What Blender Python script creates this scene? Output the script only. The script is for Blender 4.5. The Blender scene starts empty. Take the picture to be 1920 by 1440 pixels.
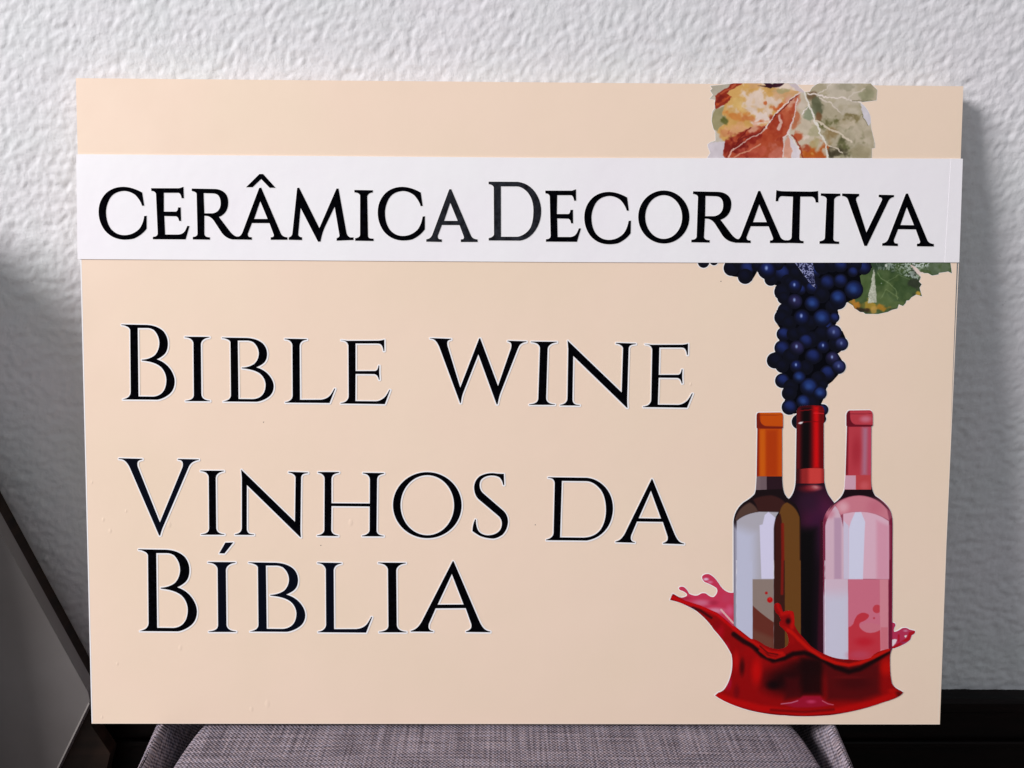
import bpy, math, random
import numpy as np
from mathutils import Vector, Matrix
from mathutils.geometry import delaunay_2d_cdt

C = bpy.context.scene.collection
S = bpy.context.scene
random.seed(7)
RNG = np.random.default_rng(11)

# ------------------------------------------------------------------ camera
cam = bpy.data.objects.new('camera', bpy.data.cameras.new('camera'))
C.objects.link(cam)
cam.matrix_world = Matrix(((0.9999330824, -0.0052447945, -0.0103113013, -0.0153006),
                           (-0.0085610573, 0.2639977717, -0.9644852953, -0.80363975),
                           (0.0077806877, 0.9645090298, 0.2639352047, 0.96848309),
                           (0, 0, 0, 1)))
cam.data.sensor_fit = 'HORIZONTAL'
cam.data.angle = math.radians(64)
cam.data.clip_start = 0.01
cam.data.clip_end = 50
S.camera = cam

# ------------------------------------------------------------------ light
S.view_settings.view_transform = 'Standard'
S.view_settings.look = 'None'
S.view_settings.exposure = 0
S.view_settings.gamma = 1
w = bpy.data.worlds.new('World')
S.world = w
w.use_nodes = True
w.node_tree.nodes['Background'].inputs[0].default_value = (0.90, 0.95, 1.0, 1)
w.node_tree.nodes['Background'].inputs[1].default_value = 0.36


def area(name, loc, target, size, size_y, power, col):
    l = bpy.data.lights.new(name, 'AREA')
    l.shape = 'RECTANGLE'
    l.size = size
    l.size_y = size_y
    l.energy = power
    l.color = col
    o = bpy.data.objects.new(name, l)
    C.objects.link(o)
    o.location = loc
    o.rotation_euler = (Vector(target) - Vector(loc)).to_track_quat('-Z', 'Y').to_euler()
    return o


# daylight from a window up on the left, behind the photographer
area('window_light', (-4.1, -2.35, 3.35), (0, -0.08, 0.75), 1.7, 1.6, 368, (1.0, 0.965, 0.965))


# ------------------------------------------------------------------ helpers
def s2l(c):
    c = np.asarray(c, float) / 255
    return np.where(c <= 0.04045, c / 12.92, ((c + 0.055) / 1.055) ** 2.4)


def link(name, me, mat, parent=None, smooth=False):
    o = bpy.data.objects.new(name, me)
    C.objects.link(o)
    if mat:
        me.materials.append(mat)
    if parent:
        o.parent = parent
    if smooth:
        me.polygons.foreach_set('use_smooth', [True] * len(me.polygons))
    return o


def mesh(verts, faces, name='mesh'):
    me = bpy.data.meshes.new(name)
    me.from_pydata([tuple(v) for v in verts], [], faces)
    me.update()
    return me


def thing(name, label, cat, loc=(0, 0, 0), rot=(0, 0, 0), group=None):
    o = bpy.data.objects.new(name, None)
    o.empty_display_size = 0.05
    C.objects.link(o)
    o.location = loc
    o.rotation_euler = rot
    o['label'] = label
    o['category'] = cat
    if group:
        o['group'] = group
    return o


def box(x0, x1, y0, y1, z0, z1, bev=0.0, seg=2):
    import bmesh
    bm = bmesh.new()
    bmesh.ops.create_cube(bm, size=1)
    for v in bm.verts:
        v.co = Vector((x0 + (v.co.x + .5) * (x1 - x0), y0 + (v.co.y + .5) * (y1 - y0), z0 + (v.co.z + .5) * (z1 - z0)))
    if bev:
        bmesh.ops.bevel(bm, geom=list(bm.edges), offset=bev, segments=seg, affect='EDGES', profile=.5)
    me = bpy.data.meshes.new('box')
    bm.to_mesh(me)
    bm.free()
    return me


def prism_y(poly, y0, y1):
    """polygon in x,z pulled along y"""
    n = len(poly)
    v = [(x, y0, z) for x, z in poly] + [(x, y1, z) for x, z in poly]
    f = [list(range(n)), list(range(2 * n - 1, n - 1, -1))] + [[i, i + n, (i + 1) % n + n, (i + 1) % n] for i in range(n)]
    me = mesh(v, f)
    import bmesh
    bm = bmesh.new()
    bm.from_mesh(me)
    bmesh.ops.recalc_face_normals(bm, faces=bm.faces)
    bm.to_mesh(me)
    bm.free()
    return me


def inside(P, loops):
    r = np.zeros(len(P), bool)
    x, y = P[:, 0], P[:, 1]
    for L in loops:
        L = np.asarray(L, float)
        x1, y1 = L[:, 0], L[:, 1]
        x2, y2 = np.roll(x1, -1), np.roll(y1, -1)
        for a, b, c, d in zip(x1, y1, x2, y2):
            if b == d:
                continue
            m = ((b > y) != (d > y)) & (x < (c - a) * (y - b) / (d - b) + a)
            r ^= m
    return r


def segdist(P, pts, closed=False):
    pts = np.asarray(pts, float)
    n = len(pts)
    best = np.full(len(P), 1e9)
    for i in range(n if closed else n - 1):
        a, b = pts[i], pts[(i + 1) % n]
        ab = b - a
        t = np.clip(((P - a) @ ab) / (ab @ ab + 1e-12), 0, 1)
        d = np.hypot(*(P - (a + t[:, None] * ab)).T)
        best = np.minimum(best, d)
    return best


def triangulate(loops, step=None):
    """area between closed loops (even-odd), optionally with a fine inner grid"""
    V, E, off = [], [], 0
    for L in loops:
        L = [p for i, p in enumerate(L) if abs(p[0] - L[i - 1][0]) + abs(p[1] - L[i - 1][1]) > 1e-3]
        n = len(L)
        if step:
            M = []
            for i in range(n):
                a, b = np.array(L[i]), np.array(L[(i + 1) % n])
                k = max(1, int(np.hypot(*(b - a)) / (step * 1.5)))
                M += [tuple(a + (b - a) * j / k) for j in range(k)]
            L = M
            n = len(L)
        V += [Vector(p) for p in L]
        E += [(off + i, off + (i + 1) % n) for i in range(n)]
        off += n
    nb = len(V)
    if step:
        A = np.array([tuple(v) for v in V])
        x = np.arange(A[:, 0].min(), A[:, 0].max(), step)
        y = np.arange(A[:, 1].min(), A[:, 1].max(), step * .87)
        X, Y = np.meshgrid(x, y)
        X = X + (np.arange(len(y)) % 2)[:, None] * step * .5
        P = np.c_[X.ravel(), Y.ravel()]
        P = P[inside(P, loops)]
        V += [Vector(p) for p in P]
    vo, eo, fo, *_ = delaunay_2d_cdt(V, E, [], 0, 1e-5)
    A = np.array([tuple(v) for v in vo])
    T = np.array(fo)
    cen = A[T].mean(1)
    T = T[inside(cen, loops)]
    return A, T


def to3(A, h):
    """sign millimetres (u right, v up, height off the face) -> local metres of the sign"""
    A = np.asarray(A, float)
    return np.c_[A[:, 0] / 1000 - .4, np.full(len(A), -h / 1000), A[:, 1] / 1000]


def sheet(name, loops, h0, h1, mat, parent, step=None, paint=None):
    """thin cut sheet with its edge, lying on the sign face between heights h0 and h1 (mm)"""
    A, T = triangulate(loops, step)
    verts = [tuple(p) for p in to3(A, h1)]
    faces = []
    for a, b, c in T:
        ab, ac = A[b] - A[a], A[c] - A[a]
        faces.append((int(a), int(b), int(c)) if ab[0] * ac[1] - ab[1] * ac[0] > 0 else (int(a), int(c), int(b)))
    edges = {}
    for f in faces:
        for i in range(3):
            e = (f[i], f[(i + 1) % 3])
            if (e[1], e[0]) in edges:
                del edges[(e[1], e[0])]
            else:
                edges[e] = 1
    low = {}
    nface = len(faces)
    for a, b in edges:
        for q in (a, b):
            if q not in low:
                low[q] = len(verts)
                p = verts[q]
                verts.append((p[0], -h0 / 1000, p[2]))
        faces.append((b, a, low[a], low[b]))
    me = mesh(verts, faces, name)
    if paint is not None:
        col = paint(A)
        full = np.ones((len(verts), 4))
        full[:len(A), :3] = s2l(np.clip(col, 0, 255))
        for q, r in low.items():
            full[r, :3] = (.78, .76, .76)
        at = me.color_attributes.new('print', 'FLOAT_COLOR', 'POINT')
        at.data.foreach_set('color', full.astype(np.float32).ravel())
    return link(name, me, mat, parent)


def strokes(loops, r, shift=(0, 0)):
    """outline of a letter thickened by r, as one clean set of triangles"""
    V, F = [], []
    for L in loops:
        L = np.array([p for i, p in enumerate(L) if abs(p[0] - L[i - 1][0]) + abs(p[1] - L[i - 1][1]) > 1e-2]) + shift
        n = len(L)
        for i in range(n):
            a, b = L[i], L[(i + 1) % n]
            d = (b - a) / (np.hypot(*(b - a)) + 1e-9)
            m = np.array((-d[1], d[0])) * r
            k = len(V)
            V += [a - m, b - m, b - m * .7 + d * r * .7, b + m * .7 + d * r * .7, b + m, a + m, a + m * .7 - d * r * .7, a - m * .7 - d * r * .7]
            F.append(list(range(k, k + 8)))
    V = np.array(V) + RNG.uniform(-2e-3, 2e-3, (len(V), 2))
    vo, eo, fo, ov, oe, of = delaunay_2d_cdt([Vector(v) for v in V], [], F, 0, 1e-5)
    A = np.array([tuple(v) for v in vo])
    return A, [f for f, o in zip(fo, of) if len(o)]


def border(name, loops, r, h, mat, parent, shift=(0, 0)):
    A, T = strokes(loops, r, shift)
    verts = [tuple(p) for p in to3(A, h)]
    faces, edges = [], {}
    for f in T:
        a, b, c = f[:3]
        ab, ac = A[b] - A[a], A[c] - A[a]
        f = tuple(f) if ab[0] * ac[1] - ab[1] * ac[0] > 0 else tuple(reversed(f))
        faces.append(f)
        for i in range(len(f)):
            e = (f[i], f[(i + 1) % len(f)])
            if (e[1], e[0]) in edges:
                del edges[(e[1], e[0])]
            else:
                edges[e] = 1
    low = {}
    for a, b in edges:
        for q in (a, b):
            if q not in low:
                low[q] = len(verts)
                verts.append((verts[q][0], 0.0, verts[q][2]))
        faces.append((b, a, low[a], low[b]))
    return link(name, mesh(verts, faces, name), mat, parent)


# ------------------------------------------------------------------ node materials
def material(name, col=(.5, .5, .5), rough=.5, spec=.5):
    m = bpy.data.materials.new(name)
    m.use_nodes = True
    b = m.node_tree.nodes['Principled BSDF']
    b.inputs['Base Color'].default_value = (*col, 1)
    b.inputs['Roughness'].default_value = rough
    b.inputs['Specular IOR Level'].default_value = spec
    return m, m.node_tree.nodes, m.node_tree.links, b


def noise(N, L, scale, detail=4, rough=.55, vec=None, coord='Object', stretch=None):
    t = N.new('ShaderNodeTexNoise')
    t.inputs['Scale'].default_value = scale
    t.inputs['Detail'].default_value = detail
    t.inputs['Roughness'].default_value = rough
    c = N.new('ShaderNodeTexCoord')
    if stretch:
        mp = N.new('ShaderNodeMapping')
        mp.inputs['Scale'].default_value = stretch
        L.new(c.outputs[coord], mp.inputs[0])
        L.new(mp.outputs[0], t.inputs['Vector'])
    else:
        L.new(c.outputs[coord], t.inputs['Vector'])
    return t


def ramp(N, L, src, stops):
    r = N.new('ShaderNodeValToRGB')
    e = r.color_ramp.elements
    while len(e) < len(stops):
        e.new(.5)
    for k, (p, c) in enumerate(stops):
        e[k].position = p
        e[k].color = (*c, 1)
    L.new(src, r.inputs[0])
    return r


def bump(N, L, b, src, strength, dist):
    n = N.new('ShaderNodeBump')
    n.inputs['Strength'].default_value = strength
    n.inputs['Distance'].default_value = dist
    L.new(src, n.inputs['Height'])
    L.new(n.outputs[0], b.inputs['Normal'])
    return n


def mixc(N, L, a, b_, f, mode='MIX'):
    m = N.new('ShaderNodeMix')
    m.data_type = 'RGBA'
    m.blend_type = mode
    for s, v in ((m.inputs[6], a), (m.inputs[7], b_), (m.inputs[0], f)):
        if hasattr(v, 'is_output'):
            L.new(v, s)
        else:
            s.default_value = (*v, 1) if isinstance(v, tuple) else v
    return m.outputs[2]


# wall plaster
m_wall, N, L, b = material('wall_plaster', (.74, .735, .74), .75, .25)
t = noise(N, L, 5, 5)
r = ramp(N, L, t.outputs[0], [(.3, (.69, .72, .725)), (.5, (.735, .73, .755)), (.72, (.78, .75, .79))])
t2 = noise(N, L, 130, 3, .6)
r2 = ramp(N, L, t2.outputs[0], [(.26, (.55, .55, .55)), (.36, (1, 1, 1))])
L.new(mixc(N, L, r.outputs[0], r2.outputs[0], .35, 'MULTIPLY'), b.inputs['Base Color'])
t3 = noise(N, L, 420, 4, .6)
bump(N, L, b, t3.outputs[0], .4, .0012)

# printed beige laminate
m_face, N, L, b = material('beige_laminate', (.80, .62, .49), .34, .4)
t = noise(N, L, 3.2, 3)
r = ramp(N, L, t.outputs[0], [(.3, (.82, .655, .505)), (.5, (.85, .665, .53)), (.7, (.84, .68, .53))])
L.new(r.outputs[0], b.inputs['Base Color'])
t2 = noise(N, L, 14, 3)
t3 = noise(N, L, 900, 2)
bump(N, L, b, t2.outputs[0], .04, .01)
rr = ramp(N, L, t2.outputs[0], [(.3, (.28,) * 3), (.7, (.42,) * 3)])
L.new(rr.outputs[0], b.inputs['Roughness'])

m_core, N, L, b = material('board_core', (.80, .66, .54), .6, .3)
m_edge, N, L, b = material('cut_edge_vinyl', (.86, .72, .60), .45, .4)

m_white, N, L, b = material('white_vinyl', (.84, .83, .86), .36, .4)
t = noise(N, L, 9, 4)
r = ramp(N, L, t.outputs[0], [(.35, (.85, .82, .86)), (.65, (.86, .85, .87))])
L.new(r.outputs[0], b.inputs['Base Color'])
bump(N, L, b, t.outputs[0], .12, .01)
m_wb, N, L, b = material('white_sticker_rim', (.88, .86, .87), .4, .4)

m_black, N, L, b = material('black_vinyl', (.006, .006, .009), .6, .0)
t = noise(N, L, 240, 3, .7)
r = ramp(N, L, t.outputs[0], [(.35, (.0005, .0005, .0008)), (.7, (.003, .003, .005))])
L.new(r.outputs[0], b.inputs['Base Color'])
m_sheen, N, L, b = material('sheen_black_vinyl', (.02, .02, .026), .5, .12)  # black vinyl with the sheen on two letters painted in as grey
t = noise(N, L, 160, 4, .7)
r = ramp(N, L, t.outputs[0], [(.35, (.002, .002, .004)), (.7, (.022, .024, .032))])
L.new(r.outputs[0], b.inputs['Base Color'])
m_navy, N, L, b = material('blue_black_vinyl', (.002, .003, .008), .6, .02)

m_print, N, L, b = material('printed_sticker', (.5, .5, .5), .35, .16)
a = N.new('ShaderNodeVertexColor')
a.layer_name = 'print'
L.new(a.outputs[0], b.inputs['Base Color'])

m_speck, *_ = material('dust_speck', (.12, .09, .08), .8)


# woven grey fabric
def fabric(name, light, dark, pitch=.0018):
    m, N, L, b = material(name, light, .92, .15)
    c = N.new('ShaderNodeTexCoord')
    wn = N.new('ShaderNodeTexNoise')
    wn.inputs['Scale'].default_value = 28
    wn.inputs['Detail'].default_value = 3
    L.new(c.outputs['UV'], wn.inputs['Vector'])
    wob = N.new('ShaderNodeVectorMath')
    wob.operation = 'MULTIPLY_ADD'
    L.new(wn.outputs['Color'], wob.inputs[0])
    wob.inputs[1].default_value = (.004, .004, 0)
    L.new(c.outputs['UV'], wob.inputs[2])
    sx = N.new('ShaderNodeSeparateXYZ')
    L.new(wob.outputs[0], sx.inputs[0])

    def sine(sock, p, ph=0.0):
        a1 = N.new('ShaderNodeMath')
        a1.operation = 'MULTIPLY_ADD'
        L.new(sock, a1.inputs[0])
        a1.inputs[1].default_value = 2 * math.pi / p
        a1.inputs[2].default_value = ph
        a2 = N.new('ShaderNodeMath')
        a2.operation = 'SINE'
        L.new(a1.outputs[0], a2.inputs[0])
        return a2.outputs[0]
    p = N.new('ShaderNodeMath')
    p.operation = 'MULTIPLY'
    L.new(sine(sx.outputs[0], pitch * 2), p.inputs[0])
    L.new(sine(sx.outputs[1], pitch * 2), p.inputs[1])
    h = N.new('ShaderNodeMath')
    h.operation = 'MULTIPLY_ADD'
    L.new(p.outputs[0], h.inputs[0])
    h.inputs[1].default_value = .5
    h.inputs[2].default_value = .5
    # slubs: long thin streaks both ways
    outs = []
    for st in ((16, 420, 1), (420, 16, 1)):
        mp = N.new('ShaderNodeMapping')
        mp.inputs['Scale'].default_value = st
        L.new(c.outputs['UV'], mp.inputs[0])
        q = N.new('ShaderNodeTexNoise')
        q.inputs['Scale'].default_value = 1
        q.inputs['Detail'].default_value = 3
        L.new(mp.outputs[0], q.inputs['Vector'])
        outs.append(q.outputs[0])
    ad = N.new('ShaderNodeMath')
    ad.operation = 'ADD'
    L.new(outs[0], ad.inputs[0])
    L.new(outs[1], ad.inputs[1])
    sl = N.new('ShaderNodeMath')
    sl.operation = 'MULTIPLY_ADD'
    L.new(ad.outputs[0], sl.inputs[0])
    sl.inputs[1].default_value = 1.0
    sl.inputs[2].default_value = -1.0
    tot = N.new('ShaderNodeMath')
    tot.operation = 'MULTIPLY_ADD'
    L.new(h.outputs[0], tot.inputs[0])
    tot.inputs[1].default_value = .78
    L.new(sl.outputs[0], tot.inputs[2])
    r = ramp(N, L, tot.outputs[0], [(.05, dark), (.45, tuple((x + y) * .46 for x, y in zip(light, dark))), (.9, light)])
    hue = N.new('ShaderNodeTexNoise')
    hue.inputs['Scale'].default_value = 300
    L.new(c.outputs['UV'], hue.inputs['Vector'])
    hr = ramp(N, L, hue.outputs[0], [(.35, (.82, .84, 1)), (.65, (1, .88, .9))])
    L.new(mixc(N, L, r.outputs[0], hr.outputs[0], .8, 'MULTIPLY'), b.inputs['Base Color'])
    bump(N, L, b, tot.outputs[0], .9, .0012)
    return m


m_fab = fabric('grey_woven_fabric', (.47, .42, .45), (.055, .048, .058))

m_cab, N, L, b = material('dark_grey_cabinet_paint', (.075, .065, .06), .38, .5)
t = noise(N, L, 6, 4)
r = ramp(N, L, t.outputs[0], [(.3, (.145, .13, .125)), (.7, (.195, .182, .18))])
L.new(r.outputs[0], b.inputs['Base Color'])
m_brown, N, L, b = material('dark_brown_wood_and_shadow', (.02, .01, .006), .5, .3)  # lower panel, and the strip that stands for the contact shadow
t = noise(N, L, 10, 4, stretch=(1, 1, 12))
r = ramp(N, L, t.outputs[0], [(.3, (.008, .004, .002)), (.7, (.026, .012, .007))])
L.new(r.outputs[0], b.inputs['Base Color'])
m_trim, *_ = material('grey_edge_trim', (.42, .39, .37), .4)
m_dark, N, L, b = material('near_black_wood', (.004, .002, .002), .4, .12)
t = noise(N, L, 8, 5, stretch=(1, 12, 12))
r = ramp(N, L, t.outputs[0], [(.4, (.002, .0012, .0012)), (.75, (.008, .003, .003))])
L.new(r.outputs[0], b.inputs['Base Color'])
m_leg, *_ = material('black_chair_metal', (.01, .01, .01), .4)
m_floor, N, L, b = material('wood_floor', (.30, .22, .15), .5, .3)
t = noise(N, L, 6, 4, stretch=(1, 10, 1))
r = ramp(N, L, t.outputs[0], [(.3, (.11, .09, .08)), (.7, (.17, .145, .13))])
L.new(r.outputs[0], b.inputs['Base Color'])

# ------------------------------------------------------------------ the setting
# wall: rough plaster as a real height field (band-passed noise streaks)
X0, X1, Z0, Z1, ST = -.80, .80, .388, 1.36, .0019
nx, nz = int((X1 - X0) / ST), int((Z1 - Z0) / ST)


def field(ang, lx, ly, seed, power=1.0):
    """random field with features lx by ly metres, long axis turned by ang degrees"""
    rng = np.random.default_rng(seed)
    f = np.fft.fft2(rng.standard_normal((nz, nx)))
    ky, kx = np.meshgrid(np.fft.fftfreq(nz, ST), np.fft.fftfreq(nx, ST), indexing='ij')
    a = math.radians(ang)
    u = kx * math.cos(a) + ky * math.sin(a)
    v = -kx * math.sin(a) + ky * math.cos(a)
    q = (u * lx) ** 2 + (v * ly) ** 2
    f *= np.exp(-q * 2.2) * (1 - np.exp(-q * 6)) ** power
    g = np.real(np.fft.ifft2(f))
    return g / g.std()


big = field(0, .10, .10, 3)
mixw = 1 / (1 + np.exp(-(np.linspace(0, 1, nz)[:, None] * 6 - 3.2 + big * .5)))      # upper part streaky, lower part rippled
st = field(62, .0125, .0048, 1) * .5 + field(48, .008, .004, 2) * .6
rp = field(8, .022, .009, 5) * .55 + field(-20, .012, .007, 6) * .45
fine = field(55, .0055, .0038, 4) * (1.7 - .7 * mixw)
H = (st * mixw + rp * 2.1 * (1 - mixw))
H = np.where(H > 0, H * .8, H) + .42 * fine + .5 * big
pits = field(70, .012, .008, 9)
H = H - 1.1 * np.clip(pits - 2.3, 0, 1.2)
H = H * .00031
yy = -(H - H.max() * .2)
yy = np.clip(yy, -.0026, .004)
edge = np.minimum.reduce([np.arange(nx)[None, :] * np.ones((nz, 1)), (nx - 1 - np.arange(nx))[None, :] * np.ones((nz, 1)),
                          (nz - 1 - np.arange(nz))[:, None] * np.ones((1, nx))])
yy *= np.clip(edge / 12, 0, 1)
XX, ZZ = np.meshgrid(X0 + np.arange(nx) * ST, Z0 + np.arange(nz) * ST)
co = np.c_[XX.ravel(), yy.ravel(), ZZ.ravel()].astype(np.float32)
i = (np.arange(nz - 1)[:, None] * nx + np.arange(nx - 1)[None, :]).ravel()
quads = np.c_[i, i + 1, i + nx + 1, i + nx].astype(np.int32)
xe, ze = X0 + (nx - 1) * ST, Z0 + (nz - 1) * ST
base = len(co)
ring = np.array([(-2.2, 0, 0), (X0, 0, 0), (xe, 0, 0), (2.2, 0, 0), (2.2, 0, 2.6), (xe, 0, 2.6), (X0, 0, 2.6), (-2.2, 0, 2.6)], np.float32)
co = np.vstack([co, ring])
bl_, br_, tl_, tr_ = 0, nx - 1, (nz - 1) * nx, nz * nx - 1
extra = np.array([(base, base + 1, base + 6, base + 7), (base + 2, base + 3, base + 4, base + 5)], np.int32)
quads = np.vstack([quads, extra])
me = bpy.data.meshes.new('wall')
me.vertices.add(len(co))
me.vertices.foreach_set('co', co.ravel())
me.loops.add(quads.size)
me.loops.foreach_set('vertex_index', quads.ravel())
me.polygons.add(len(quads))
me.polygons.foreach_set('loop_start', np.arange(0, quads.size, 4, dtype=np.int32))
me.polygons.foreach_set('loop_total', np.full(len(quads), 4, np.int32))
me.update(calc_edges=True)
wall = link('wall', me, m_wall, None, True)
wall['kind'] = 'structure'
link('upper_wall', mesh([(X0, 0, ze), (xe, 0, ze), (xe, 0, 2.6), (X0, 0, 2.6)], [(0, 1, 2, 3)]), m_wall, wall)

# dark wooden panelling under the plaster
wains = link('wainscot', box(-2.2, 2.2, -.010, .012, .0, .372), m_dark)
wains['kind'] = 'structure'
link('cap_rail', box(-2.2, 2.2, -.020, .014, .3722, .3905, .004), m_dark, wains)
link('middle_rail', box(-2.2, 2.2, -.016, -.0102, .325, .333, .002), m_dark, wains)
fl = link('floor', mesh([(-3, -3, 0), (3, -3, 0), (3, .02, 0), (-3, .02, 0)], [(0, 1, 2, 3)]), m_floor)
fl['kind'] = 'structure'

# ------------------------------------------------------------------ grey cabinet on the left
cab = thing('grey_cabinet', 'dark grey cabinet with slanted side panel and thin light edge, left of the sign', 'cabinet', (-.9, -.06, 0))


def rel(me, o):
    me.transform(Matrix.Translation(-o.location))
    return me


link('body', rel(box(-1.25, -.60, -.15, -.004, 0, .955, .003), cab), m_cab, cab)  # unseen tall block, added and sized to shade the lower left wall
link('side_panel', rel(prism_y([(-.66, .871), (-.6, .78), (-.5314, .6709), (-.4473, .429), (-.4467, .4161), (-.4907, .335), (-.5298, .2619), (-.5298, 0), (-.66, 0)], -.060, -.046), cab), m_cab, cab)
link('lower_panel', rel(prism_y([(-.4545, .4168), (-.4586, .3796), (-.4415, .3416), (-.45, .3153), (-.463, .2477), (-.49, 0), (-.60, 0), (-.552, .2477)], -.0455, -.030), cab), m_brown, cab)
link('edge_trim', rel(prism_y([(-.4467, .4161), (-.4907, .335), (-.5298, .2619), (-.5315, .2619), (-.4922, .3355), (-.4473, .4179)], -.0615, -.0602), cab), m_trim, cab)
link('contact_shadow_strip', rel(prism_y([(-.5545, .6831), (-.4658, .4229), (-.4666, .3987), (-.4733, .3782), (-.60, .60), (-.66, .80), (-.66, .88)], -.0296, -.008), cab), m_brown, cab)  # contact shadow between panel and wall, built as a dark brown strip

# ------------------------------------------------------------------ chair
chair = thing('fabric_chair', 'grey woven fabric chair with padded seat and side arms, under the sign', 'chair', (-.02, -.35, 0))


def pad(name, x0, x1, y0, y1, z0, z1, ex, puff, nx=44, ny=44, p=7, flare=0):
    """cushion: rounded box with a crowned top, uv in metres"""
    pts = []
    n = 14
    prof = [(math.cos(t), math.sin(t)) for t in np.linspace(-math.pi / 2, math.pi / 2, n)]
    cx, cy, zc = (x0 + x1) / 2, (y0 + y1) / 2, (z0 + z1) / 2
    hx, hy, hz = (x1 - x0) / 2, (y1 - y0) / 2, (z1 - z0) / 2
    M = 240
    verts, faces, uvs = [], [], []
    rings = []
    # outer rings from bottom up round the side, then shrinking rings over the top
    levels = [(1 - ex / hx * (1 - c), 1 - ex / hy * (1 - c), s) for c, s in prof]
    levels += [(levels[-1][0] * k, levels[-1][1] * k, 1.0) for k in (.94, .86, .76, .64, .5, .35, .2, .08)]
    for (k, ky, s) in levels:
        ring = []
        for j in range(M):
            a = 2 * math.pi * j / M
            ca, sa = math.cos(a), math.sin(a)
            rr = (abs(ca) ** p + abs(sa) ** p) ** (-1 / p)
            ux, uy = rr * ca * k, rr * sa * ky
            yv = cy + uy * hy
            xv = cx + ux * hx
            if flare:                      # arm widens towards the back, its inner side stays straight
                inner = cx - flare * hx
                xv = inner + (xv - inner) * max(.72, min(1.9, 1 + (yv + .137) * 4.8))
            crown = puff * (1 - ux * ux) * (1 - uy * uy) if s > 0 else 0
            ring.append(len(verts))
            zz_ = zc + s * hz + crown
            verts.append((xv, yv, zz_))
            uvs.append((xv + (0 if s >= .99 else (zz_ - z1) * (1 if ux > 0 else -1) * (abs(ca) > .7)), yv + (0 if s >= .99 else (zz_ - z1) * (abs(ca) <= .7))))
        rings.append(ring)
    for a_, b_ in zip(rings[:-1], rings[1:]):
        for j in range(M):
            faces.append((a_[j], a_[(j + 1) % M], b_[(j + 1) % M], b_[j]))
    faces.append(tuple(reversed(rings[0])))
    faces.append(tuple(rings[-1]))
    me = mesh([Vector(v) - chair.location for v in verts], faces)
    uv = me.uv_layers.new(name='UVMap')
    for lp in me.loops:
        uv.data[lp.index].uv = uvs[lp.vertex_index]
    return link(name, me, m_fab, chair, True)


pad('seat_cushion', -.317, .281, -.66, -.062, .33, .4495, .015, .005, p=7)
pad('armrest', -.355, -.3175, -.64, -.02, .20, .4535, .017, .0, p=24, flare=-1)
pad('armrest', .2815, .315, -.64, -.02, .20, .4535, .015, .0, p=24, flare=1)
link('seat_base', rel(box(-.33, .29, -.64, -.09, .20, .325, .01), chair), m_fab, chair)
for sx in (-.30, .26):
    for sy in (-.60, -.12):
        n = 12
        v = [(sx + r_ * math.cos(2 * math.pi * k / n), sy + r_ * math.sin(2 * math.pi * k / n), z) for z, r_ in ((0, .010), (.199, .016)) for k in range(n)]
        f = [(k, (k + 1) % n, (k + 1) % n + n, k + n) for k in range(n)] + [tuple(range(n - 1, -1, -1)), tuple(range(n, 2 * n))]
        link('leg', rel(mesh(v, f), chair), m_leg, chair)

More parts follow.
